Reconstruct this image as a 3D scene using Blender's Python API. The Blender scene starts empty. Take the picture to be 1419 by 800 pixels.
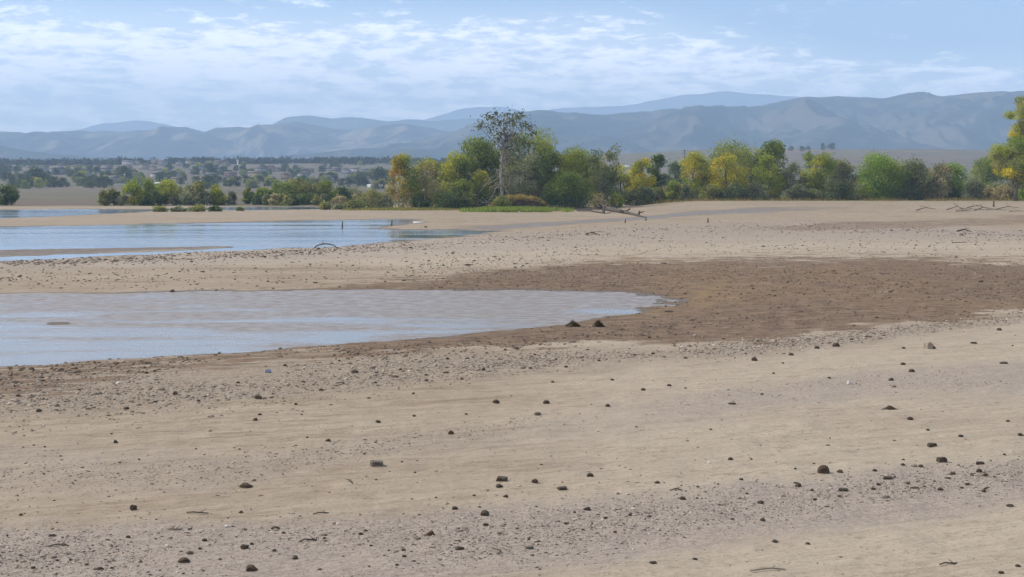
import bpy, math, random
import numpy as np
from mathutils import Vector

R = math.radians
rng = np.random.default_rng(7)
sc = bpy.context.scene
col = sc.collection

# ------------------------------------------------------------------ camera model
F = 1419 * 50 / 36.0
CAMZ = 5.5
PITCH = math.atan(145 / F)
CA, SA = math.cos(PITCH), math.sin(PITCH)


def ray(px, py):
    dx = (px - 709.5) / F
    dy = (400 - py) / F
    return np.array([dx, CA + dy * SA, -SA + dy * CA])


def plane0(px, py):
    d = ray(px, py)
    t = CAMZ / -d[2]
    return d[0] * t, d[1] * t


def poly(pts):
    return np.array([plane0(a, b) for a, b in pts])


def pix(x, y, z=0.0):
    """where a ground point shows in the photograph (used to describe soil zones)"""
    f = y * CA - (z - CAMZ) * SA
    u = y * SA + (z - CAMZ) * CA
    f = np.maximum(f, 1.0)
    return 709.5 + F * x / f, 400 - F * u / f


# ------------------------------------------------------------------ noise
def _h(ix, iy, seed):
    n = (ix.astype(np.int64) * 374761393 + iy.astype(np.int64) * 668265263 + seed * 1274126177) & 0xFFFFFFFF
    n = ((n ^ (n >> 13)) * 1274126177) & 0xFFFFFFFF
    n = n ^ (n >> 16)
    return (n & 0xFFFFFF) / float(0xFFFFFF)


def vnoise(x, y, seed=0):
    x = np.asarray(x, float); y = np.asarray(y, float)
    ix = np.floor(x); iy = np.floor(y)
    fx = x - ix; fy = y - iy
    fx = fx * fx * (3 - 2 * fx); fy = fy * fy * (3 - 2 * fy)
    a = _h(ix, iy, seed); b = _h(ix + 1, iy, seed); c = _h(ix, iy + 1, seed); d = _h(ix + 1, iy + 1, seed)
    return (a + (b - a) * fx) * (1 - fy) + (c + (d - c) * fx) * fy


def fbm(x, y, o=4, seed=0):
    s = 0; a = 0.5; t = 0
    for i in range(o):
        s = s + a * vnoise(x * 2 ** i, y * 2 ** i, seed + i * 17); t += a; a *= 0.5
    return s / t


def ridged(x, y, o=5, seed=0):
    s = 0; a = 0.5; t = 0
    for i in range(o):
        s = s + a * (1 - np.abs(2 * vnoise(x * 2 ** i, y * 2 ** i, seed + i * 31) - 1)); t += a; a *= 0.5
    return s / t


def sst(e0, e1, x):
    t = np.clip((x - e0) / (e1 - e0), 0, 1)
    return t * t * (3 - 2 * t)


# ------------------------------------------------------------------ shore outlines
POND = poly([(-700, 415), (-200, 410), (0, 407.5), (240, 405), (480, 402.5), (700, 402), (860, 404.5), (920, 411), (938, 424), (905, 434),
             (820, 443), (770, 451), (640, 465), (480, 478), (330, 490), (180, 499), (0, 508), (-300, 524), (-800, 545)])
LAKE = poly([(-900, 322), (-200, 318), (0, 315), (150, 312), (300, 309), (480, 305), (548, 304), (574, 306.5), (560, 311), (520, 316.5), (560, 318.6), (640, 318.6), (690, 321),
             (640, 327.5), (480, 341), (330, 348), (170, 354), (0, 363), (-300, 372), (-900, 385)])
BAR = poly([(-900, 352), (0, 346.5), (150, 344.5), (300, 341.5), (322, 342.5), (280, 346), (150, 350.5), (0, 356), (-900, 366)])
FARA = poly([(-900, 294), (0, 291), (100, 290), (205, 290.6), (214, 293), (120, 298), (0, 303.5), (-900, 309)])
FARB = poly([(214, 290), (300, 287.4), (380, 286.6), (446, 286.8), (440, 290.5), (380, 291.6), (300, 292), (230, 292)])


def sdist(P, x, y):
    """signed distance to a polygon, negative inside"""
    d2 = np.full(x.shape, 1e18)
    ins = np.zeros(x.shape, bool)
    n = len(P)
    for i in range(n):
        ax, ay = P[i]; bx, by = P[(i + 1) % n]
        ex, ey = bx - ax, by - ay
        wx, wy = x - ax, y - ay
        t = np.clip((wx * ex + wy * ey) / (ex * ex + ey * ey), 0, 1)
        d2 = np.minimum(d2, (wx - ex * t) ** 2 + (wy - ey * t) ** 2)
        if ay != by:
            c = ((ay > y) != (by > y)) & (x < (bx - ax) * (y - ay) / (by - ay) + ax)
            ins ^= c
    d = np.sqrt(d2)
    return np.where(ins, -d, d)


def water_sd(x, y):
    w = np.full(x.shape, 60.0)
    m = (y > 20) & (y < 520)
    xs, ys = x[m], y[m]
    dd = np.maximum(ys, 1)
    pert = (fbm(xs * 0.25, ys * 0.25, 4, 5) - 0.5) * np.clip(dd * 0.028, 0.6, 4.5) + (fbm(xs * 1.3, ys * 1.3, 3, 9) - 0.5) * np.clip(dd * .012, .5, 1.2)
    tip = np.clip((xs - 1) / 8, 0, 1) * (ys < 85)
    s = sdist(POND, xs, ys) + tip * ((fbm(xs * .5, ys * .35, 4, 15) - .5) * 6.5 + .3)
    lk = np.maximum(sdist(LAKE, xs, ys), -sdist(BAR, xs, ys))
    s = np.minimum(s, lk)
    s = np.minimum(s, sdist(FARA, xs, ys))
    s = np.minimum(s, sdist(FARB, xs, ys))
    w[m] = s + pert
    return w


def far_profile(x, y):
    """plains, town slope, ridge and mesa behind the lake"""
    d = np.maximum(y, 1.0)
    u = 709.5 + F * x / d
    L = np.interp(d, [0, 340, 420, 600, 1000, 1400, 1700, 2000, 2200, 2500, 3200, 4500, 20000],
                  [0, 0, .15, .4, 2.2, 12, 20, 33, 37, 32, 30, 45, 60])
    Rr = np.interp(d, [0, 340, 420, 700, 1000, 1400, 1800, 2300, 2500, 2900, 3600, 4500, 20000],
                   [0, 0, .25, 2, 6, 18, 35, 58, 63, 60, 70, 85, 95])
    m = sst(560, 980, u)
    z = L * (1 - m) + Rr * m
    amp = np.clip((d - 420) / 1500, 0, 1) * 7
    z = z + (fbm(x / 420., y / 420., 4, 41) - 0.5) * 2 * amp * np.where(d < 3000, 1, .6)
    rise = sst(830, 980, u) * sst(215, 325, d) * 1.6
    return z + rise


def terrain(x, y):
    x = np.asarray(x, float); y = np.asarray(y, float)
    s = water_sd(x, y)
    d = np.maximum(y, 1)
    land = 0.02 + np.clip(s, 0, 4) * 0.018 + (fbm(x * .11, y * .11, 3, 3)) * 0.07 * np.clip(s / 3, 0, 1)
    # low beach ridges left by the falling water, running along the shore
    q = y - 0.10 * x
    rid = (fbm(q * 0.55 + fbm(x * .08, y * .08, 2, 8) * 3, x * 0.03, 3, 77) - .4) * 0.10
    land = land + np.clip(rid, 0, .1) * np.clip((s - 1.5) / 3, 0, 1) * (y < 120)
    # rubble: small lumps that give the mud flat its rough skin
    near = np.clip((95 - d) / 60, 0, 1)
    land = land + (fbm(x * 1.7, y * 1.7, 4, 14) - .5) * 0.085 * near * np.clip(s / 1.5, 0, 1)
    shore = sst(-0.2, 2.2, s) 
    rough = (fbm(x * 0.9, y * 0.9, 3, 15) - .5) * 0.10 * np.clip((d - 60) / 60, 0, 1) * np.clip(s / 3, 0, 1) * (d < 420)
    land = land + rough + far_profile(x, y)
    # the island hump
    land = land + 0.25 * np.exp(-(((x - 2) / 26) ** 2 + ((y - 318) / 22) ** 2))
    wet = np.clip(s * 0.035, -0.5, 0.02)
    z = np.where(s > 0, np.maximum(land, 0.012), wet)
    return z


def tz(x, y):
    return float(terrain(np.array([x]), np.array([y]))[0])


_T = np.concatenate([np.geomspace(14, 460, 1800), np.geomspace(461, 5200, 900)])


def hit(px, py):
    """the ground point seen at a pixel"""
    d = ray(px, py)
    X = d[0] * _T / d[1]; Z = CAMZ + d[2] * _T / d[1]
    g = terrain(X, _T)
    k = np.argmax(Z < g)
    if not (Z[k] < g[k]):
        k = len(_T) - 1
    y = _T[k]
    return float(X[k]), float(y), float(g[k])


def at(px, D):
    x = (px - 709.5) / F * D / (CA + 0.0) * 1.0
    return x, D, tz(x, D)


def row_z(py, D):
    d = ray(709.5, py)
    return CAMZ + d[2] / d[1] * D


# ------------------------------------------------------------------ materials
def new_mat(name):
    m = bpy.data.materials.new(name); m.use_nodes = True
    nt = m.node_tree; nt.nodes.clear()
    return m, nt


class G:
    """tiny node-graph helper"""
    def __init__(s, nt): s.nt = nt
    def n(s, t, **kw):
        x = s.nt.nodes.new(t)
        for k, v in kw.items(): setattr(x, k, v)
        return x
    def put(s, sock, v):
        if hasattr(v, 'is_output') or isinstance(v, bpy.types.NodeSocket): s.nt.links.new(v, sock)
        elif isinstance(v, (tuple, list)) and len(v) == 3 and sock.type == 'RGBA': sock.default_value = (*v, 1)
        else: sock.default_value = v
    def math(s, op, a, b=0.0, c=0.0, clamp=False):
        x = s.n('ShaderNodeMath', operation=op, use_clamp=clamp)
        s.put(x.inputs[0], a); s.put(x.inputs[1], b); s.put(x.inputs[2], c)
        return x.outputs[0]
    def mix(s, f, a, b, mode='MIX'):
        x = s.n('ShaderNodeMix', data_type='RGBA', blend_type=mode)
        s.put(x.inputs[0], f); s.put(x.inputs[6], a); s.put(x.inputs[7], b)
        return x.outputs[2]
    def noise(s, vec, scale, detail=4, rough=.55, dist=0.0):
        x = s.n('ShaderNodeTexNoise')
        if vec is not None: s.put(x.inputs['Vector'], vec)
        s.put(x.inputs['Scale'], scale); s.put(x.inputs['Detail'], detail)
        x.inputs['Roughness'].default_value = rough; x.inputs['Distortion'].default_value = dist
        return x.outputs['Fac']
    def map(s, v, a, b, c=0.0, d=1.0, smooth=True):
        x = s.n('ShaderNodeMapRange', interpolation_type='SMOOTHSTEP' if smooth else 'LINEAR')
        s.put(x.inputs[0], v)
        for i, q in enumerate((a, b, c, d)): s.put(x.inputs[1 + i], q)
        return x.outputs[0]
    def attr(s, name):
        x = s.n('ShaderNodeAttribute'); x.attribute_name = name
        return x
    def vscale(s, vec, sx, sy, sz=1):
        x = s.n('ShaderNodeVectorMath', operation='MULTIPLY')
        s.put(x.inputs[0], vec); x.inputs[1].default_value = (sx, sy, sz)
        return x.outputs[0]
    def rot(s, vec, ang):
        x = s.n('ShaderNodeVectorRotate', rotation_type='Z_AXIS'); s.put(x.inputs['Vector'], vec); x.inputs['Angle'].default_value = ang
        return x.outputs[0]
    def pos(s): return s.n('ShaderNodeNewGeometry').outputs['Position']
    def out(s, sh): s.nt.links.new(sh, s.n('ShaderNodeOutputMaterial').inputs['Surface'])
    def bump(s, h, strength, dist):
        x = s.n('ShaderNodeBump'); s.put(x.inputs['Strength'], strength); s.put(x.inputs['Distance'], dist)
        s.put(x.inputs['Height'], h)
        return x.outputs[0]
    def bsdf(s, colr, rough=.9, normal=None, spec=.25, ior=None):
        x = s.n('ShaderNodeBsdfPrincipled')
        s.put(x.inputs['Base Color'], colr); s.put(x.inputs['Roughness'], rough)
        x.inputs['Specular IOR Level'].default_value = spec
        if ior: x.inputs['IOR'].default_value = ior
        if normal is not None: s.put(x.inputs['Normal'], normal)
        return x.outputs[0]


def simple_mat(name, c1, c2, scale=4, rough=.9, bump=0.0, spec=.2, obj=True, c3=None, s3=20):
    m, nt = new_mat(name); g = G(nt)
    v = g.n('ShaderNodeTexCoord').outputs['Object'] if obj else g.pos()
    f = g.noise(v, scale, 5)
    c = g.mix(g.map(f, .35, .65), c1, c2)
    if c3: c = g.mix(g.map(g.noise(v, s3, 3), .52, .68), c, c3)
    nrm = g.bump(g.noise(v, scale * 4, 5), .6, bump) if bump else None
    g.out(g.bsdf(c, rough, nrm, spec))
    return m


def leaf_mat(name='leaf'):
    m, nt = new_mat(name); g = G(nt)
    a = g.attr('tint').outputs['Color']
    d = g.n('ShaderNodeBsdfDiffuse'); g.put(d.inputs['Color'], a)
    t = g.n('ShaderNodeBsdfTranslucent')
    g.put(t.inputs['Color'], g.mix(1.0, a, (1.25, 1.2, .8), 'MULTIPLY'))
    x = g.n('ShaderNodeMixShader'); x.inputs[0].default_value = .45
    nt.links.new(d.outputs[0], x.inputs[1]); nt.links.new(t.outputs[0], x.inputs[2])
    g.out(x.outputs[0])
    return m


def tint_mat(name, rough=.9, scale=8, amt=.35):
    m, nt = new_mat(name); g = G(nt)
    a = g.attr('tint').outputs['Color']
    v = g.pos()
    k = g.map(g.noise(v, scale, 5), .3, .7, 1 - amt, 1 + amt)
    mul = g.n('ShaderNodeVectorMath', operation='SCALE'); g.put(mul.inputs[0], a); g.put(mul.inputs[3], k)
    g.out(g.bsdf(mul.outputs[0], rough, g.bump(g.noise(v, scale * 3, 4), .5, .01), .2))
    return m


M = {}
M['leaf'] = leaf_mat()
M['bark'] = simple_mat('grey_bark', (.16, .14, .115), (.075, .062, .05), 3, .95)
M['palebark'] = simple_mat('pale_bark', (.30, .275, .235), (.17, .152, .125), 1.2, .9)
M['drift'] = simple_mat('drift_wood', (.12, .1, .08), (.05, .042, .035), 2, .95)
M['palewood'] = simple_mat('pale_weathered_wood', (.24, .205, .165), (.13, .11, .09), 2, .95)
M['stone'] = tint_mat('field_stone', .92, 14, .4)
M['grass'] = leaf_mat('grass_blade')


# ------------------------------------------------------------------ mesh helpers
def mesh_np(name, V, faces, mat=None, parent=None, tint=None, smooth=False):
    """faces: list of (n,k) int arrays"""
    me = bpy.data.meshes.new(name)
    V = np.asarray(V, np.float32)
    if not isinstance(faces, list): faces = [faces]
    faces = [np.asarray(f, np.int32) for f in faces if len(f)]
    me.vertices.add(len(V)); me.vertices.foreach_set('co', V.ravel())
    nl = sum(f.size for f in faces); npoly = sum(len(f) for f in faces)
    me.loops.add(nl); me.polygons.add(npoly)
    me.loops.foreach_set('vertex_index', np.concatenate([f.ravel() for f in faces]))
    starts = []; k = 0
    for f in faces:
        starts.append(k + np.arange(len(f)) * f.shape[1]); k += f.size
    me.polygons.foreach_set('loop_start', np.concatenate(starts).astype(np.int32))
    if smooth: me.polygons.foreach_set('use_smooth', np.ones(npoly, bool))
    me.update(calc_edges=True)
    if tint is not None:
        a = me.attributes.new('tint', 'FLOAT_COLOR', 'POINT')
        t4 = np.ones((len(V), 4), np.float32); t4[:, :3] = tint
        a.data.foreach_set('color', t4.ravel())
    o = bpy.data.objects.new(name, me); col.objects.link(o)
    if mat: me.materials.append(mat)
    if parent: o.parent = parent
    return o


def tag(o, label=None, cat=None, group=None, kind=None):
    if label: o['label'] = label
    if cat: o['category'] = cat
    if group: o['group'] = group
    if kind: o['kind'] = kind
    return o


def empty(name, loc, rz=0):
    o = bpy.data.objects.new(name, None); col.objects.link(o)
    o.location = loc; o.rotation_euler.z = rz; o.empty_display_size = .2
    return o


class Tubes:
    """collects tapered tubes / boxes into one mesh"""
    def __init__(s): s.v = []; s.q = []; s.n = 0
    def tube(s, pts, rad, k=6):
        pts = np.asarray(pts, float); n = len(pts)
        rad = np.interp(np.linspace(0, 1, n), np.linspace(0, 1, len(rad)), rad)
        for i in range(n):
            t = pts[min(i + 1, n - 1)] - pts[max(i - 1, 0)]
            t = t / (np.linalg.norm(t) + 1e-9)
            a = np.cross(t, [0.31, 0.95, 0.05] if abs(t[1]) < .9 else [1, 0, 0]); a /= np.linalg.norm(a) + 1e-9
            b = np.cross(t, a)
            th = np.arange(k) * 2 * np.pi / k
            s.v.append(pts[i] + rad[i] * (np.cos(th)[:, None] * a + np.sin(th)[:, None] * b))
        b0 = s.n
        for i in range(n - 1):
            for j in range(k):
                s.q.append((b0 + i * k + j, b0 + i * k + (j + 1) % k, b0 + (i + 1) * k + (j + 1) % k, b0 + (i + 1) * k + j))
        # end caps
        s.v.append(pts[:1]); s.v.append(pts[-1:])
        c0 = b0 + n * k
        for j in range(k):
            s.q.append((c0, b0 + (j + 1) % k, b0 + j, c0)); s.q.append((c0 + 1, b0 + (n - 1) * k + j, b0 + (n - 1) * k + (j + 1) % k, c0 + 1))
        s.n += n * k + 2
        return s
    def build(s, name, mat, parent=None, smooth=True):
        V = np.concatenate(s.v)
        q = np.array(s.q, np.int32)
        tri = q[:, 0] == q[:, 3]
        return mesh_np(name, V, [q[~tri], q[tri][:, :3]], mat, parent, smooth=smooth)


def bent(a, b, rg, wob=.08, n=6):
    a = np.asarray(a, float); b = np.asarray(b, float)
    t = np.linspace(0, 1, n)[:, None]
    L = np.linalg.norm(b - a)
    w = rg.normal(0, wob * L, (n, 3)); w[0] = 0; w[-1] = 0
    w = w * np.sin(np.pi * t)
    return a + (b - a) * t + w


# ------------------------------------------------------------------ trees
PAL = dict(
    green=[(.095, .125, .028), (.062, .088, .022), (.13, .15, .033)],
    bright=[(.11, .165, .030), (.075, .12, .024), (.15, .18, .035)],
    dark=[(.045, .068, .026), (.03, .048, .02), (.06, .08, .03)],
    yellow=[(.27, .235, .024), (.22, .205, .024), (.30, .24, .026), (.15, .16, .026)],
    yelgreen=[(.15, .168, .030), (.10, .13, .026), (.19, .19, .032)],
    orange=[(.22, .175, .035), (.24, .155, .03), (.17, .16, .04), (.12, .125, .04), (.13, .13, .05)],
    olive=[(.115, .125, .046), (.08, .09, .035), (.15, .145, .055)],
    grey=[(.105, .115, .072), (.075, .085, .055), (.14, .145, .09)],
    greydark=[(.072, .090, .044), (.052, .066, .034), (.098, .108, .054)],
    tan=[(.19, .165, .10), (.14, .12, .075), (.23, .19, .11)],
    far=[(.036, .048, .022), (.05, .056, .026), (.028, .037, .019)],
)


def leaves(rg, C, size, pal, up=.3, outn=None):
    n = len(C)
    nr = rg.normal(0, 1, (n, 3)); nr[:, 2] += up
    if outn is not None: nr += outn * .8
    nr /= np.linalg.norm(nr, axis=1)[:, None]
    a = np.cross(nr, rg.normal(0, 1, (n, 3))); a /= np.linalg.norm(a, axis=1)[:, None] + 1e-9
    b = np.cross(nr, a)
    s = size * rg.uniform(.6, 1.35, (n, 1))
    V = np.stack([C - a * s * .5, C + b * s * .33, C + a * s * .5, C - b * s * .33], 1).reshape(-1, 3)
    Fq = np.arange(n * 4, dtype=np.int32).reshape(n, 4)
    return V, Fq


def crown_points(rg, shape, w, dpt, z0, z1, nclump, nleaf, clump_r, sparse=0.0):
    """leaf centres gathered in clumps through an uneven crown"""
    H = z1 - z0
    cl = []
    tries = 0
    while len(cl) < nclump and tries < 20000:
        tries += 1
        t = rg.uniform(0, 1)
        if shape == 'dome': r = math.sqrt(max(0, 1 - t * t * .98))
        elif shape == 'column': r = min(1, t * 5 + .35) * math.sqrt(max(0, 1 - max(0, (t - .35) / .66) ** 2))
        elif shape == 'flame': r = min(1, .45 + t * 1.6) * (1 - t) ** .55 * 1.15
        elif shape == 'vase': r = .35 + .75 * math.sin(min(1, t * 1.05) * math.pi * .62)
        else: r = math.sqrt(max(0, 1 - (2 * t - .9) ** 2 / 1.22))
        ph = rg.uniform(0, 2 * math.pi); q = math.sqrt(rg.uniform(.12 if rg.random() < .35 else .5, 1))
        lob = 1 + .22 * math.sin(ph * 2 + t * 5 + rg.normal(0, .3)) 
        x = math.cos(ph) * q * r * w / 2 * .84 * lob; y = math.sin(ph) * q * r * dpt / 2 * .84 * lob
        cl.append((x, y, z0 + H * t * .94))
    cl = np.array(cl)
    cr = clump_r * rg.uniform(.55, 1.35, len(cl))
    wts = cr ** 2; wts /= wts.sum()
    idx = rg.choice(len(cl), nleaf, p=wts)
    d = rg.normal(0, 1, (nleaf, 3)); d /= np.linalg.norm(d, axis=1)[:, None]
    rad = cr[idx] * rg.uniform(.25, 1.12, nleaf) ** .6
    P = cl[idx] + d * rad[:, None] * np.array([1.1, 1.1, .85])
    stray = rg.random(nleaf) < .06
    P[stray] += d[stray] * cr[idx][stray][:, None] * .5
    P[:, 2] = np.maximum(P[:, 2], z0 * .5 + .05)
    return P, d, cl, idx


def grow(root, rg, H, w, pal='green', shape='round', base=.12, nleaf=3000, nclump=46, leaf=.34, trunk_r=None, bark='bark',
         pal2=None, pal2_dir=None, limbs=9, dpt=None, trunk=True, stems=0):
    dpt = dpt or w * .9
    H = H * 1.05; nleaf = int(nleaf * 2.3); leaf = leaf * 1.17
    z0 = H * base
    cr = .5 * w * (.36 if nclump > 30 else .45)
    P, d, cl, idx = crown_points(rg, shape, w, dpt, z0 + cr * .3, H - cr * .5, nclump, nleaf, cr)
    cols = np.array(PAL[pal])
    ci = rg.integers(0, len(cols), len(cl))
    mixk = rg.uniform(0, .35, len(cl))
    ctint = cols[ci] * 2.0 * rg.uniform(.8, 1.2, (len(cl), 1))
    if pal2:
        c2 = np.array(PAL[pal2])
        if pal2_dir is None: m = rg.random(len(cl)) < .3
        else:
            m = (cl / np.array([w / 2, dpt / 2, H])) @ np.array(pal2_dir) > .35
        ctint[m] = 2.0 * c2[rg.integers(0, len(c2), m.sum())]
    lt = ctint[idx] * rg.uniform(.75, 1.28, (len(P), 1))
    V, Fq = leaves(rg, P, leaf, pal, .35, d)
    mesh_np('crown', V, Fq, M['leaf'], root, np.repeat(lt, 4, 0))
    T = Tubes()
    tr = trunk_r or H * .018
    if trunk:
        top = np.array([rg.normal(0, w * .04), rg.normal(0, w * .04), H * .82])
        path = bent((0, 0, -.15), top, rg, .025, 8)
        T.tube(path, [tr * 1.25, tr, tr * .75, tr * .25], 7)
        for k in rg.choice(len(cl), min(limbs, len(cl)), replace=False):
            e = cl[k]; f = np.clip((e[2] / H) * .62, .1, .75)
            s = path[int(f * 7)]
            T.tube(bent(s, e, rg, .07, 5), [tr * .45, tr * .14], 5)
    else:
        for k in rg.choice(len(cl), min(max(limbs, 7), len(cl)), replace=False):
            e = cl[k]
            T.tube(bent((rg.normal(0, w * .06), rg.normal(0, w * .06), -.1), e, rg, .06, 5), [tr * .5, tr * .12], 5)
    for k in range(stems):
        a = np.array([rg.uniform(-.4, .4) * w, rg.uniform(-.3, .3) * dpt, -.1]); b = a + np.array([rg.normal(0, .4), rg.normal(0, .4), H * rg.uniform(.7, .95)])
        T.tube(bent(a, b, rg, .02, 6), [tr * .55, tr * .15], 5)
    T.build('trunk' if trunk else 'stem', M[bark], root)


def tree(name, label, cat, px, D, top, wpx, pal, shape='round', seed=0, **kw):
    x, y, z = at(px, D)
    H = row_z(top, D) - z
    w = wpx * D / F
    root = empty(name, (x, y, z - .03))
    grp = kw.pop('group', None)
    tag(root, label, cat, grp)
    rg = np.random.default_rng(seed or int(px * 7 + top))
    grow(root, rg, H, w, pal, shape, **kw)
    return root

# ------------------------------------------------------------------ camera, sun, sky
cd = bpy.data.cameras.new('camera'); cam = bpy.data.objects.new('camera', cd); col.objects.link(cam)
cd.lens = 50; cd.sensor_width = 36; cd.clip_start = .5; cd.clip_end = 60000
cam.location = (0, 0, CAMZ); cam.rotation_euler = (math.pi / 2 - PITCH, 0, 0)
sc.camera = cam

SUN_AZ, SUN_EL = R(-70), R(43)          # azimuth from +Y, negative is to the left of the view
S = Vector((math.sin(SUN_AZ) * math.cos(SUN_EL), math.cos(SUN_AZ) * math.cos(SUN_EL), math.sin(SUN_EL)))
sl = bpy.data.lights.new('sun', 'SUN'); sun = bpy.data.objects.new('sun', sl); col.objects.link(sun)
sl.energy = 4.0; sl.angle = R(.53); sl.color = (1, .93, .82)
sun.rotation_euler = S.to_track_quat('Z', 'Y').to_euler()

w = bpy.data.worlds.new('World'); sc.world = w; w.use_nodes = True
nt = w.node_tree; nt.nodes.clear(); g = G(nt)
sky = g.n('ShaderNodeTexSky', sky_type='NISHITA')
sky.sun_disc = False; sky.sun_elevation = SUN_EL; sky.sun_rotation = SUN_AZ
sky.altitude = 1500; sky.air_density = 1.0; sky.dust_density = .6; sky.ozone_density = 1.6
dirv = g.n('ShaderNodeTexCoord').outputs['Generated']
sep = g.n('ShaderNodeSeparateXYZ'); g.put(sep.inputs[0], dirv)
az = g.math('ARCTAN2', sep.outputs[0], sep.outputs[1]); el = sep.outputs[2]
comb = g.n('ShaderNodeCombineXYZ')
g.put(comb.inputs[0], g.math('MULTIPLY', az, 14.0)); g.put(comb.inputs[1], g.math('MULTIPLY', el, 52.0)); comb.inputs[2].default_value = 3.7
big = g.noise(comb.outputs[0], .55, 3, .5)
puff = g.noise(comb.outputs[0], 2.6, 10, .68, .12)
comb2 = g.n('ShaderNodeCombineXYZ')
g.put(comb2.inputs[0], g.math('MULTIPLY', az, 3.0)); g.put(comb2.inputs[1], g.math('MULTIPLY', el, 75.0)); comb2.inputs[2].default_value = 1.2
streak = g.noise(comb2.outputs[0], 1.5, 7, .6, .3)
# where the cloud deck lies: a wide bank low in the left and middle, thin puffs along the right hand ridge, open blue upper right
azl = g.map(az, .05, .28, 1.0, 0.0)
top = g.math('ADD', .082, g.math('MULTIPLY', azl, .034))
deck = g.math('MULTIPLY', g.map(g.math('SUBTRACT', top, el), -.016, .022), g.map(el, .0, .05, .55, 1.0))
upper = g.math('MULTIPLY', g.map(el, .112, .135), g.map(az, -.40, .1, .75, .25))
overhead = g.math('MULTIPLY', g.map(el, .13, .2, .0, .8), g.map(el, .25, .6, 1, .45))
cover = g.math('MAXIMUM', g.math('MAXIMUM', deck, upper), overhead)
dens = g.math('ADD', g.math('MULTIPLY', puff, .95), g.math('ADD', g.math('MULTIPLY', streak, .22), g.math('MULTIPLY', big, .30)))
thr = g.math('SUBTRACT', .94, g.math('MULTIPLY', cover, .30))
cl = g.math('MAXIMUM', g.map(g.math('SUBTRACT', dens, thr), -.13, .20), g.math('MULTIPLY', deck, .38))
skym = g.n('ShaderNodeVectorMath', operation='MULTIPLY'); g.put(skym.inputs[0], sky.outputs[0]); skym.inputs[1].default_value = (1, 1, 1)
CLOUD = g.n('ShaderNodeRGB'); CLOUD.outputs[0].default_value = (19, 17.8, 16.9, 1)
mixc = g.mix(g.math('MULTIPLY', cl, .74), skym.outputs[0], CLOUD.outputs[0])
bg = g.n('ShaderNodeBackground'); g.put(bg.inputs['Color'], mixc); bg.inputs['Strength'].default_value = .14
nt.links.new(bg.outputs[0], g.n('ShaderNodeOutputWorld').inputs['Surface'])

sc.view_settings.view_transform = 'Standard'; sc.view_settings.look = 'None'
sc.view_settings.exposure = .08; sc.view_settings.gamma = 1; sc.view_settings.use_curve_mapping = False
sc.render.engine = 'CYCLES'
cy = sc.cycles
cy.max_bounces = 6; cy.diffuse_bounces = 2; cy.glossy_bounces = 2; cy.transmission_bounces = 3; cy.volume_bounces = 1
cy.use_denoising = True
cy.caustics_reflective = False; cy.caustics_refractive = False

# ------------------------------------------------------------------ haze
HX, HY0, HY1, HZ0, HZ1 = 11500, -400, 16500, -4, 1010
m, nt = new_mat('haze_air'); g = G(nt)
v = g.n('ShaderNodeVolumePrincipled')
v.inputs['Color'].default_value = (.50, .705, 1.0, 1); v.inputs['Density'].default_value = 1.5e-4; v.inputs['Anisotropy'].default_value = 0.0
nt.links.new(v.outputs[0], g.n('ShaderNodeOutputMaterial').inputs['Volume'])
Vh = np.array([(x, y, z) for z in (HZ0, HZ1) for y in (HY0, HY1) for x in (-HX, HX)], float)
tag(mesh_np('haze', Vh, np.array([(0, 2, 3, 1), (4, 5, 7, 6), (0, 1, 5, 4), (2, 6, 7, 3), (0, 4, 6, 2), (1, 3, 7, 5)]), m), kind='stuff')

# ------------------------------------------------------------------ ground sheet
rows = np.concatenate([[-60, -25, -8, 2, 8, 11], np.geomspace(13, 450, 860), np.geomspace(456, 15600, 190)])
NC = 760
sx = np.linspace(-1, 1, NC); sx = .72 * sx + .28 * sx ** 3
hw = np.maximum(14 + .47 * np.maximum(rows, 0), 14)
GX = sx[None, :] * hw[:, None]; GY = np.repeat(rows[:, None], NC, 1)
GZ = terrain(GX.ravel(), GY.ravel()).reshape(GX.shape)
SD = water_sd(GX.ravel(), GY.ravel()).reshape(GX.shape)
U, Vv = pix(GX, np.maximum(GY, 3.0), 0.0)
wob = (fbm(GX * .16 + 3, GY * .16, 4, 61) - .5)
wob2 = (fbm(GX * .7, GY * .7, 4, 62) - .5)
Vw = Vv + (wob * 34 + wob2 * 14) * np.clip((Vv - 255) / 260, 0, 1.4)


def band(pts, v=None):
    p = np.array(pts, float)
    return np.interp(U, p[:, 0], p[:, 1])


up = band([(0, 400), (330, 397), (480, 394), (600, 386), (760, 366), (900, 358), (1100, 354), (1300, 357), (1419, 360)])
lo = band([(0, 560), (200, 534), (480, 503), (700, 480), (900, 474), (1050, 471), (1220, 456), (1419, 428)])
mud = sst(-16, 24, Vw - up + wob2 * 14) * sst(16, -10, Vw - lo + wob2 * 12)
mud *= np.where(U < 480, np.where(Vv < 420, np.clip((U - 150) / 400, .25, 1), .62), 1)
# second, thin band of damp soil under the right bank
up2 = band([(0, 900), (1040, 318), (1180, 309), (1419, 301)]); lo2 = band([(0, 890), (1040, 322), (1180, 321), (1419, 312)])
mud2 = sst(-2.5, 2, Vv + wob * 6 - up2) * sst(2.5, -2, Vv + wob * 6 - lo2) * .55 * sst(960, 1120, U)
mud = np.maximum(mud, mud2)
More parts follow.
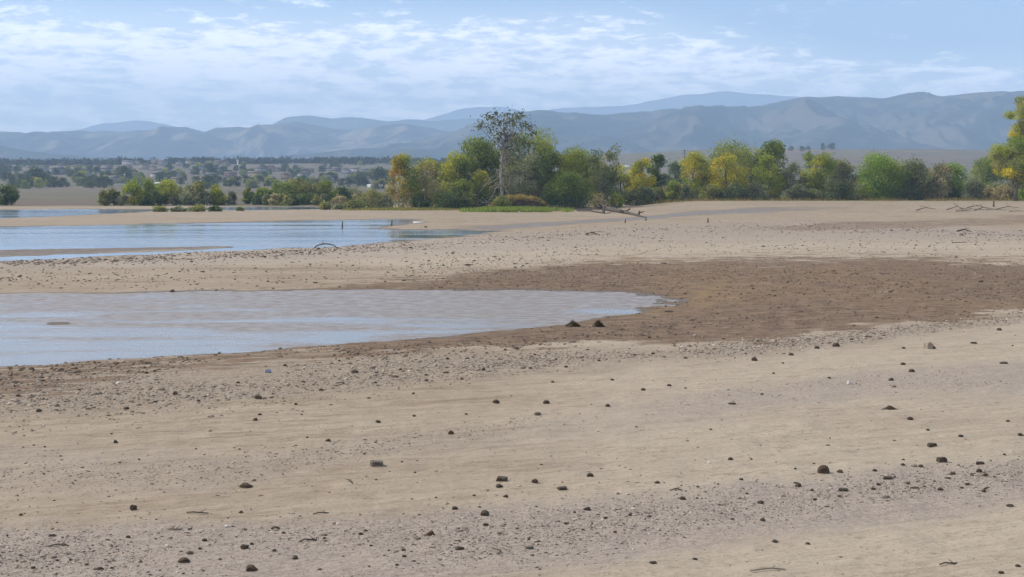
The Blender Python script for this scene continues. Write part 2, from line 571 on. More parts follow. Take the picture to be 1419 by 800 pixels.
# cobble bands
clo = band([(0, 596), (300, 572), (480, 555), (700, 523), (900, 507), (1000, 502), (1200, 480), (1419, 448)])
chi = band([(0, 525), (200, 520), (480, 505), (700, 500), (900, 488), (1050, 478), (1200, 462), (1419, 437)])
cob = sst(-10, 8, Vw - chi) * sst(6, -6, Vw - clo)
g1h = band([(0, 738), (300, 735), (480, 730), (600, 712), (760, 700), (950, 688), (1150, 668), (1300, 648), (1419, 640)])
g1l = band([(0, 840), (480, 835), (760, 800), (950, 765), (1150, 735), (1300, 718), (1419, 700)])
grav = sst(-16, 14, Vw - g1h) * sst(26, -14, Vw - g1l)
g2h = band([(0, 630), (300, 640), (600, 600), (900, 560), (1050, 536), (1250, 520), (1419, 511)])
g2l = band([(0, 690), (300, 690), (600, 625), (900, 590), (1050, 570), (1250, 552), (1419, 545)])
grav2 = sst(-10, 8, Vw - g2h) * sst(16, -8, Vw - g2l) * (.55 + .45 * sst(820, 1050, U))
grav = np.maximum(grav, grav2 * .8)
# pebbly lake shore beyond the pond
far_g = sst(-3, 4, Vv + wob * 8 - band([(0, 364), (330, 349), (640, 329), (900, 312), (1100, 308), (1419, 318)])) * sst(16, 0, Vv - band([(0, 372), (330, 360), (640, 346), (900, 330), (1419, 326)]))
wet = sst(np.clip(GY * .010, .35, 3.0), 0, SD + wob * GY * .015)
barw = sst(.5, -1.5, sdist(BAR, GX.ravel(), GY.ravel()).reshape(GX.shape))
# damp channel at the head of the lake
ch = band([(0, 200), (600, 318.5), (690, 317), (800, 309), (900, 303), (960, 299), (1060, 296.5), (1180, 295), (1419, 100)])
chan = sst(4.6, .8, np.abs(Vv + wob * 3 - ch) * np.interp(U, [640, 760, 1180], [.75, 1.1, 2.2])) * sst(610, 690, U) * sst(1240, 1020, U)
algae = np.exp(-(((U - 985) / 42) ** 2 + ((Vv - 414 + (U - 985) * .12) / 13) ** 2)) + .55 * np.exp(-(((U - 905) / 60) ** 2 + ((Vv - 434) / 8) ** 2)) \
    + .5 * np.exp(-(((U - 1040) / 70) ** 2 + ((Vv - 398) / 8) ** 2)) + .55 * sst(.5, .75, fbm(GX * .1, GY * .1, 3, 66)) * (mud > .3) * .8
algae = np.clip(algae, 0, 1)
farflat = sst(345, 318, Vv + wob * 14) * (.85 + .15 * sst(520, 640, U)); farflat = np.maximum(farflat, .75 * sst(900, 600, U) * sst(366, 376, Vv + wob * 20))
farflat = np.maximum(farflat, .75 * sst(372, 392, Vw) * sst(412, 404, Vv) * sst(800, 500, U))
plain = np.maximum(sst(330, 420, GY + wob * 60), sst(340, 352, GY + wob * 14) * (U < 520))
right = sst(640, 900, U)
verge = np.maximum(sst(300, 330, GY + wob * 14) * sst(880, 960, U) * .9, 0)
isl = np.exp(-(((GX - 2) / 24) ** 4 + ((GY - 322) / 18) ** 4)) * .9
verge = np.maximum(verge, isl * .55)
faces = (np.arange((len(rows) - 1) * NC).reshape(len(rows) - 1, NC)[:, :-1]).ravel()
Fq = np.stack([faces, faces + 1, faces + 1 + NC, faces + NC], 1)
ground = mesh_np('ground', np.stack([GX, GY, GZ], -1).reshape(-1, 3), Fq, smooth=True)
for nm, arr in (('mud', mud), ('gravel', np.maximum(grav, far_g * .6)), ('cobble', cob), ('wet', np.maximum(wet * (SD < 30), np.maximum(chan * .9, .85 * barw))), ('algae', algae), ('plain', plain), ('verge', verge), ('chan', chan), ('flat', farflat)):
    a = ground.data.attributes.new(nm, 'FLOAT', 'POINT'); a.data.foreach_set('value', np.ascontiguousarray(arr, np.float32).ravel())
tag(ground, kind='structure')
m, nt = new_mat('dry_lake_bed'); g = G(nt)
P = g.pos()
A = lambda n: g.attr(n).outputs['Fac']
n_big = g.noise(g.vscale(P, .35, .8), .22, 5, .6)
n_mid = g.noise(P, 1.1, 6, .62)
n_fine = g.noise(P, 9, 5, .65)
n_spk = g.noise(P, 26, 3, .6)
PR = g.rot(P, R(-21))
streak = g.noise(g.vscale(PR, .16, 2.2), .8, 6, .65, .4)
line = g.noise(g.vscale(PR, .12, 1.5), 2.4, 5, .7, .8)
sand = g.mix(g.map(n_big, .3, .7), (.386, .324, .243), (.338, .276, .207))
sand = g.mix(g.map(streak, .5, .75, 0, .55), sand, (.262, .205, .140))
sand = g.mix(g.map(n_mid, .5, .75, 0, .35), sand, (.385, .325, .245))
sand = g.mix(g.map(line, .60, .70, 0, .65), sand, (.205, .16, .105))
sand = g.mix(g.map(n_fine, .52, .72, 0, .8), sand, (.225, .178, .125))
sand = g.mix(g.math('MULTIPLY', A('flat'), g.map(streak, .3, .7, .35, 1)), sand, g.mix(g.map(n_mid, .3, .7), (.225, .170, .108), (.300, .235, .165)))
sand = g.mix(g.math('MULTIPLY', A('flat'), g.map(g.math('ADD', g.math('MULTIPLY', line, .6), g.math('MULTIPLY', g.noise(g.vscale(P, .05, .35), 1, 4, .6), .6)), .62, .72, 0, .7)), sand, (.155, .112, .074))
grit = g.noise(g.vscale(PR, .45, 1), 3.6, 5, .72)
sand = g.mix(g.map(grit, .54, .70, 0, .6), sand, (.20, .155, .108))
sand = g.mix(g.map(grit, .44, .30, 0, .5), sand, (.40, .345, .262))
gravc = g.mix(g.map(n_fine, .38, .62), (.255, .208, .172), (.345, .290, .242))
gravc = g.mix(g.map(n_spk, .56, .66), gravc, (.13, .105, .09))
c = g.mix(g.math('MULTIPLY', A('gravel'), .85), sand, gravc)
cobc = g.mix(g.map(n_fine, .35, .65), (.17, .128, .090), (.335, .275, .212))
c = g.mix(g.math('MULTIPLY', A('cobble'), g.map(n_mid, .2, .6, .35, .9)), c, cobc)
mudc = g.mix(g.map(n_mid, .32, .68), (.100, .062, .037), (.198, .132, .082))
mudc = g.mix(g.map(streak, .5, .72, 0, .6), mudc, (.240, .172, .112))
mudc = g.mix(g.map(grit, .55, .68, 0, .8), mudc, (.285, .210, .142))
mudc = g.mix(g.map(grit, .46, .34, 0, .9), mudc, (.062, .038, .024))
mudc = g.mix(g.map(n_fine, .5, .68, 0, .7), mudc, (.075, .052, .034))
mudf = g.map(g.math('ADD', A('mud'), g.math('MULTIPLY', g.math('ADD', g.math('SUBTRACT', n_mid, .5), g.math('MULTIPLY', g.math('SUBTRACT', streak, .5), 1.6)), 1.45)), .25, .75, 0, .97)
mudf = g.math('MULTIPLY', mudf, g.map(A('mud'), 0, .15))
c = g.mix(mudf, c, mudc)
c = g.mix(g.math('MULTIPLY', A('algae'), g.map(n_mid, .3, .65, .1, .85)), c, g.mix(g.map(n_fine, .35, .65), (.245, .160, .075), (.20, .142, .075)))
# scattered specks of dark grit everywhere
c = g.mix(g.map(g.noise(P, 17, 2, .5), .66, .72, 0, .6), c, (.10, .08, .062))
c = g.mix(g.math('MULTIPLY', A('verge'), g.map(n_mid, .3, .6, .4, 1)), c, g.mix(g.map(n_fine, .3, .7), (.23, .19, .105), (.15, .15, .075)))
field = g.mix(g.map(g.noise(g.vscale(P, .3, 1), .012, 5, .6), .35, .65), (.112, .084, .058), (.150, .115, .080))
field = g.mix(g.map(g.noise(g.vscale(P, .25, 1), .006, 3, .5), .52, .6), field, (.110, .108, .060))
field = g.mix(g.map(g.noise(g.vscale(P, .35, 1), .02, 4, .6), .48, .58, 0, .7), field, (.125, .12, .065))
field = g.mix(g.map(g.noise(P, .05, 4, .6), .54, .66, 0, .85), field, (.055, .06, .035))
c = g.mix(A('plain'), c, field)
wetf = g.math('MULTIPLY', A('wet'), g.math('SUBTRACT', 1, A('plain')))
c = g.mix(wetf, c, g.mix(A('chan'), (.105, .078, .052), (.155, .135, .118)))
rough = g.map(g.math('MULTIPLY', wetf, g.map(n_mid, .3, .6, .5, 1)), 0, 1, .95, .45)
hgt = g.math('ADD', g.math('ADD', g.math('MULTIPLY', n_mid, .6), g.math('MULTIPLY', line, .5)), g.math('ADD', g.math('MULTIPLY', n_fine, .16), g.math('MULTIPLY', n_spk, .06)))
nrm = g.bump(hgt, .8, .18)
g.out(g.bsdf(c, rough, nrm, .2))
ground.data.materials.append(m)

# ------------------------------------------------------------------ water
m, nt = new_mat('shallow_pond_water'); g = G(nt)
P = g.pos()
rip = g.noise(g.vscale(P, .5, 1.0), 7, 3, .6)
shal = g.noise(g.vscale(P, .10, .34), 1.0, 6, .62, .6)
sp = g.n('ShaderNodeSeparateXYZ'); g.put(sp.inputs[0], P)
# shallower towards the far right, so the bed shows there
dep = g.math('ADD', g.math('MULTIPLY', g.math('SUBTRACT', sp.outputs[1], 49), .020), g.math('MULTIPLY', sp.outputs[0], .012))
mudm = g.map(g.math('ADD', g.math('ADD', g.math('MULTIPLY', g.math('SUBTRACT', shal, .5), 1.8),   .5), dep), .22, .62)
for cu, cv, sx_, sy_, k_ in ((855, 432, 2.3, 1.3, .9), (640, 452, 3.4, 1.0, .75), (180, 462, 4.0, 2.2, .6)):
    cx_, cy_ = plane0(cu, cv)
    ex = g.math('POWER', g.math('DIVIDE', g.math('SUBTRACT', sp.outputs[0], cx_), sx_), 2.0); ey = g.math('POWER', g.math('DIVIDE', g.math('SUBTRACT', sp.outputs[1], cy_), sy_), 2.0)
    mudm = g.math('MULTIPLY', mudm, g.math('SUBTRACT', 1.0, g.map(g.math('ADD', g.math('ADD', ex, ey), g.math('MULTIPLY', g.math('SUBTRACT', shal, .5), 3.0)), 1.3, .2, 0.0, k_)))
bed = g.mix(g.map(g.noise(P, 2.2, 5, .65), .35, .65), (.165, .132, .106), (.235, .198, .166))
deep = g.n('ShaderNodeRGB').outputs[0]; deep.default_value = (.15, .142, .13, 1)
colr = g.mix(mudm, deep, bed)
nrm = g.bump(rip, .35, .012)
wat = g.bsdf(deep, .15, nrm, .5, 1.33)
mudw = g.bsdf(bed, g.map(g.noise(P, 1.4, 4), .3, .7, .32, .6), g.bump(g.noise(g.vscale(P, .6, 1), 5, 5, .65), .5, .03), .5, 1.33)
mx = g.n('ShaderNodeMixShader'); g.put(mx.inputs[0], g.math('MULTIPLY', mudm, .88)); nt.links.new(wat, mx.inputs[1]); nt.links.new(mudw, mx.inputs[2])
g.out(mx.outputs[0])
M['pond'] = m
m, nt = new_mat('open_lake_water'); g = G(nt)
P = g.pos()
rip = g.noise(g.vscale(P, .35, 1.0), 2.2, 5, .6)
calm = g.map(g.noise(g.vscale(P, .02, .16), 1, 4, .6, .5), .42, .62)
g.out(g.bsdf((.13, .165, .20), g.map(calm, 0, 1, .05, .16), g.bump(rip, g.map(calm, 0, 1, .10, .45), .02), .5, 1.33))
M['lake'] = m


def sheet(name, x0, x1, y0, y1, z, mat, nx=60, ny=60):
    X, Y = np.meshgrid(np.linspace(x0, x1, nx), np.linspace(y0, y1, ny))
    b = (np.arange((ny - 1) * nx).reshape(ny - 1, nx)[:, :-1]).ravel()
    o = mesh_np(name, np.stack([X.ravel(), Y.ravel(), np.full(X.size, z)], -1), np.stack([b, b + 1, b + 1 + nx, b + nx], 1), mat)
    return tag(o, kind='structure')


sheet('pond_water', -75, 13, 34, 79, 0.0, M['pond'])
sheet('lake_water', -330, 4, 84, 352, 0.0, M['lake'])

# ------------------------------------------------------------------ hills and mountains
def hill_mat(name, forest, grass, rock, sc_):
    m, nt = new_mat(name); g = G(nt)
    P = g.pos()
    f = g.noise(P, 1 / (sc_ * 600), 8, .66)
    f2 = g.noise(P, 1 / (sc_ * 130), 6, .7)
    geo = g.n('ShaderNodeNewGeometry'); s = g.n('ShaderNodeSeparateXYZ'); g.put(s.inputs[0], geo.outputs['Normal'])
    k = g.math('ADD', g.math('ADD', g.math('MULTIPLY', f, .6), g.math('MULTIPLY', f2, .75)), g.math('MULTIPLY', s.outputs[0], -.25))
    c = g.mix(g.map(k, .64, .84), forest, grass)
    c = g.mix(g.map(g.math('ADD', f2, g.math('MULTIPLY', s.outputs[2], -.3)), .38, .55, 0, .7), c, rock)
    g.out(g.bsdf(c, 1.0, None, 0))
    return m


def ridge(name, sky, D, depth, base, mat, seed, rough=.22, NX=520, NT=70, scale=500.):
    sky = np.array(sky, float)
    px = np.linspace(sky[0, 0], sky[-1, 0], NX)
    X = (px - 709.5) / F * D
    top = np.array([row_z(v, D) for v in np.interp(px, sky[:, 0], sky[:, 1])])
    k = np.array([1, 2, 3, 2, 1]) / 9.; top = np.convolve(np.pad(top, 2, 'edge'), k, 'valid')
    top = top + (fbm(X / (scale * .16), X * 0, 4, seed) - .5) * scale * .028
    t = np.concatenate([np.linspace(0, 1, NT), np.linspace(1.03, 2.0, 24)])
    XX = np.repeat(X[None], len(t), 0)
    YY = D - depth + np.repeat(t[:, None], NX, 1) * depth
    warp = (fbm(XX / scale, YY / scale, 3, seed + 3) - .5) * 1.2
    n = ridged(XX / scale + warp, YY / (scale * 2.2) + warp * .5, 6, seed + 5)
    tt = np.minimum(t, 2 - t)[:, None]
    prof = np.clip(tt, 0, 1) ** 1.0
    spur = (n - .55) * 2
    h = prof + spur * rough * np.clip(tt * (1 - tt) * 4, 0, 1) ** .8
    h = np.minimum(h, 1.0 - .12 * (1 - tt))
    ZZ = base + (top[None] - base) * h
    ZZ[0] = base - 40; ZZ[-1] = base - 40
    b = (np.arange((len(t) - 1) * NX).reshape(len(t) - 1, NX)[:, :-1]).ravel()
    o = mesh_np(name, np.stack([XX, YY, ZZ], -1).reshape(-1, 3), np.stack([b, b + 1, b + 1 + NX, b + NX], 1), mat, smooth=True)
    return tag(o, kind='structure')


HM1 = hill_mat('wooded_foothill', (.026, .036, .026), (.090, .084, .060), (.18, .15, .115), 1)
HM2 = hill_mat('grassy_foothill', (.035, .045, .03), (.175, .148, .10), (.24, .20, .15), 1.2)
HM3 = hill_mat('far_mountain', (.035, .045, .035), (.12, .11, .085), (.2, .18, .15), 3)
ridge('foothills', [(430, 215), (540, 205), (600, 191), (640, 181), (690, 163), (728, 154.5), (748, 153), (790, 156), (850, 158.5), (900, 153.5), (950, 149.5), (1040, 147.5), (1075, 142), (1100, 136), (1160, 133),
                    (1220, 136), (1245, 131), (1262, 129.5), (1292, 134.5), (1340, 132), (1419, 127), (1600, 120), (1900, 128)], 6200, 1500, 60, HM1, 11, rough=.42, scale=420.)
ridge('hills', [(-500, 175), (-200, 178), (0, 181.5), (40, 185), (110, 182), (180, 182.5), (235, 178), (262, 176.5), (286, 183), (302, 176), (360, 176), (385, 174), (410, 169.5), (425, 170), (460, 178),
                (490, 181), (520, 175), (560, 173), (600, 177.5), (640, 186), (720, 186), (900, 190)], 7600, 1400, 40, HM2, 23, rough=.40, scale=480.)
ridge('low_hills', [(-500, 196), (-120, 197), (0, 200), (30, 207), (60, 212), (120, 217), (180, 220)], 5200, 500, 30, HM2, 31, rough=.2, NX=160, NT=40, scale=300.)
ridge('distant_hills', [(200, 196), (300, 186), (370, 178), (398, 164), (430, 161), (470, 164.5), (500, 164), (540, 167), (600, 166.5), (650, 164), (760, 168), (900, 170)], 10000, 1500, 40, HM3, 43, rough=.2, scale=900., NX=300)
ridge('mountains', [(-500, 190), (-100, 182), (60, 184), (112, 181), (150, 170), (190, 167.5), (215, 168.5), (252, 178), (300, 184), (420, 182), (540, 172), (585, 167), (640, 151), (690, 147), (735, 157), (770, 151),
                    (815, 149.5), (862, 147), (900, 139.5), (955, 131), (1008, 126.5), (1052, 131), (1095, 132.5), (1140, 142), (1300, 148), (1500, 140), (1900, 150)], 14200, 2200, 40, HM3, 57, rough=.2, scale=1300., NX=520)

# ------------------------------------------------------------------ trees and bushes of the island
IS = 'trees and bushes of the island'
GI = dict()
tree('willow_bush', 'low pale olive bush at the left edge of the island shrubs', 'bush', 493, 300, 279, 30, 'olive', 'dome', trunk=False, nleaf=900, nclump=18, leaf=.3, base=.02, seed=1)
tree('willow_bush', 'broad olive bush with thin open top left of the orange tree', 'bush', 516, 304, 262, 40, 'olive', 'dome', trunk=False, nleaf=1300, nclump=26, leaf=.28, base=.02, seed=2)
tree('willow_bush', 'small grey green bush at the foot of the orange tree', 'bush', 536, 302, 271, 24, 'grey', 'dome', trunk=False, nleaf=800, nclump=14, leaf=.28, base=.02, seed=3)
tree('aspen_tree', 'slender young tree with orange and yellow autumn leaves at the island left end', 'tree', 560, 303, 213, 40, 'orange', 'column', nleaf=3000, nclump=52, leaf=.32, base=.06, bark='palebark', trunk_r=.11, stems=7, pal2='yelgreen', pal2_dir=(.5, 0, .5), seed=4)
tree('aspen_tree', 'thin leaved grey yellow tree showing several pale bare stems beside the orange tree', 'tree', 592, 305, 219, 44, 'tan', 'column', nleaf=1700, nclump=44, leaf=.3, base=.12, bark='palebark', trunk_r=.11, stems=9, pal2='yelgreen', seed=5)
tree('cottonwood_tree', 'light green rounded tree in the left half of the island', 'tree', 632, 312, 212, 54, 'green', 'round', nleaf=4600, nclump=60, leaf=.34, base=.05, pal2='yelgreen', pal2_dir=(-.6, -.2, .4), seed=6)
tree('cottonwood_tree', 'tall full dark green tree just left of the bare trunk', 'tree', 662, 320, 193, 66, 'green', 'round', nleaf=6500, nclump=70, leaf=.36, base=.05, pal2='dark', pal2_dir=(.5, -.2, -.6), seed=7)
tree('cottonwood_tree', 'small tree with a patch of clear yellow leaves in front of the tall green tree', 'tree', 667, 309, 236, 28, 'yelgreen', 'round', nleaf=1200, nclump=22, leaf=.3, base=.2, pal2='yellow', seed=8)
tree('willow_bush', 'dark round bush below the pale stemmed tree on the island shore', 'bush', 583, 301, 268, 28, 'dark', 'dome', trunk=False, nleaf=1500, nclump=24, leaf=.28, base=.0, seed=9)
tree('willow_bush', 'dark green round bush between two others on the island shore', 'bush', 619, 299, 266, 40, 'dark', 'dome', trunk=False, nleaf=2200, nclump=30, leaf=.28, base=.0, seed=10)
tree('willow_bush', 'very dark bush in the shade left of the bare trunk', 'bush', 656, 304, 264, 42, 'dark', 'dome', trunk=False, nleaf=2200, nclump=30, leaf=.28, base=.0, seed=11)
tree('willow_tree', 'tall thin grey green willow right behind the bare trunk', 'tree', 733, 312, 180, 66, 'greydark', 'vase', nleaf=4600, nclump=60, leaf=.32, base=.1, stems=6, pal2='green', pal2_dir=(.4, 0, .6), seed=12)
tree('willow_tree', 'pale grey stemmed thicket willow standing behind the mound', 'tree', 720, 304, 212, 48, 'grey', 'vase', nleaf=2200, nclump=40, leaf=.28, base=.08, bark='bark', trunk_r=.09, stems=7, seed=13)
tree('cottonwood_tree', 'dark green pointed tree right of the tall willow on the island', 'tree', 757, 316, 196, 44, 'dark', 'round', nleaf=3600, nclump=50, leaf=.34, base=.05, pal2='green', seed=14)
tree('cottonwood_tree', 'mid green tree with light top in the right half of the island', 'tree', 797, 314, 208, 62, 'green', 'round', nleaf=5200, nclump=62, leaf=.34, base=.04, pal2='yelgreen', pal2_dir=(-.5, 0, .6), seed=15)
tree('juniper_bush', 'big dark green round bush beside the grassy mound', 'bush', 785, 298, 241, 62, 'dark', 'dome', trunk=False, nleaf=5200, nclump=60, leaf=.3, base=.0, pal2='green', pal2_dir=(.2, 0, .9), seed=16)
tree('locust_tree', 'ragged sparse grey green tree with bare lower branches at the island right end', 'tree', 836, 305, 205, 42, 'greydark', 'vase', nleaf=2000, nclump=44, leaf=.32, base=.2, bark='palebark', trunk_r=.13, stems=6, limbs=22, pal2='olive', seed=17)
tree('willow_bush', 'reddish grey twiggy bush under the ragged tree', 'bush', 828, 301, 262, 28, 'tan', 'dome', trunk=False, nleaf=420, nclump=18, leaf=.25, base=.0, limbs=18, seed=18)
tree('cottonwood_tree', 'yellow green tree right behind the ragged sparse tree', 'tree', 859, 322, 227, 34, 'yelgreen', 'round', nleaf=2400, nclump=36, leaf=.32, base=.04, pal2='green', seed=19)
tree('willow_bush', 'grey brown bush at the island right tip', 'bush', 876, 318, 256, 26, 'greydark', 'dome', trunk=False, nleaf=1100, nclump=18, leaf=.28, base=.0, seed=20)
tree('willow_bush', 'light yellow green bush low between the ragged tree and the tip', 'bush', 852, 312, 268, 24, 'yelgreen', 'dome', trunk=False, nleaf=900, nclump=16, leaf=.28, base=.0, seed=21)


tree('cottonwood_tree', 'broad green tree filling the gap between the pale stemmed tree and the rounded one', 'tree', 610, 322, 226, 50, 'olive', 'round', nleaf=3000, nclump=44, leaf=.34, base=.02, pal2='green', seed=22)
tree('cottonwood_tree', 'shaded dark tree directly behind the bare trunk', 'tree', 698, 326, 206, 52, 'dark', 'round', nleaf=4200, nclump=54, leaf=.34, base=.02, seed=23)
tree('cottonwood_tree', 'dull green tree behind the ragged sparse tree at the island right end', 'tree', 824, 324, 216, 44, 'green', 'round', nleaf=3000, nclump=44, leaf=.34, base=.02, pal2='olive', seed=24)
tree('willow_bush', 'wide green bush in front of the light rounded tree, left of the trunk', 'bush', 640, 302, 248, 44, 'green', 'dome', trunk=False, nleaf=2400, nclump=34, leaf=.3, base=0, pal2='olive', seed=25)
tree('willow_bush', 'tall olive bush standing behind the orange tree foot', 'bush', 572, 312, 244, 50, 'olive', 'dome', trunk=False, nleaf=2200, nclump=32, leaf=.3, base=0, pal2='tan', seed=26)


def old_tree():
    """the tall half dead cottonwood with a bare pale trunk and a thin crown"""
    D = 299; x, y, z = at(697, D); k = D / F
    root = empty('old_cottonwood_tree', (x, y, z - .05))
    tag(root, 'tall half dead tree with bare pale trunk and thin top rising above the island', 'tree')
    rg = np.random.default_rng(77)
    P = lambda px, py, dy=0: np.array([(px - 697) * k, dy, row_z(py, D) - z])
    T = Tubes()
    main = [P(697, 292), P(696, 270), P(694, 240), P(696, 215), P(700, 198), P(703, 184), P(700, 168), P(697, 158)]
    T.tube(main, [.46, .36, .3, .25, .18, .1, .06], 8)
    T.build('trunk', M['palebark'], root)
    ends = [(664, 175), (668, 172), (683, 163), (688, 157), (680, 180), (703, 158), (709, 165), (716, 162), (722, 160), (724, 176), (728, 172), (733, 178), (712, 185), (690, 192), (704, 205), (684, 200), (693, 170), (702, 150 + 20), (738, 185), (676, 152 + 10), (718, 192), (695, 186), (726, 198), (712, 172), (706, 214), (717, 207), (726, 212), (710, 226), (732, 200), (714, 198), (700, 178), (686, 172)]
    B = Tubes(); tips = []
    for i, (ex, ey) in enumerate(ends):
        f = np.clip((292 - ey) / 150 - .3, .35, .8); a = np.array([np.interp(f * 7, range(8), [p[j] for p in main]) for j in range(3)])
        e = P(ex, ey, rg.normal(0, 1.6))
        B.tube(bent(a, e, rg, .07, 6), [.13, .03], 5); tips.append(e)
    for ex, ey in [(672, 255), (676, 268), (668, 278), (684, 262), (718, 262), (712, 275), (664, 262), (690, 250)]:   # dead hanging boughs
        a = P(695, ey - 22); e = P(ex, ey + 4, rg.normal(0, .8))
        B.tube(bent(a, e, rg, .12, 6), [.13, .03], 5)
    for ex, ey in [(650, 270), (642, 276), (660, 283)]:
        B.tube(bent(P(690, 285), P(ex, ey, -1), rg, .08, 6), [.12, .03], 5)
    B.build('branch', M['palebark'], root)
    tips = np.array(tips); n = 2300
    idx = rg.integers(0, len(tips), n)
    d = rg.normal(0, 1, (n, 3))
    C = tips[idx] + d * np.array([.8, .8, .62]) * rg.uniform(.3, 1.4, (n, 1))
    V, Fq = leaves(rg, C, .42, None, .2, d)
    c = 1.35 * np.array(PAL['dark'] + PAL['olive'])[rg.integers(0, 6, n)] * rg.uniform(.8, 1.25, (n, 1))
    mesh_np('crown', V, Fq, M['leaf'], root, np.repeat(c, 4, 0))
    # ball of twigs (old nest) high in the fork
    Nn = Tubes()
    for i in range(60):
        a = P(703, 190) + rg.normal(0, .45, 3); b = a + rg.normal(0, .5, 3)
        Nn.tube([a, b], [.05, .03], 4)
    Nn.build('nest', M['drift'], root)


old_tree()

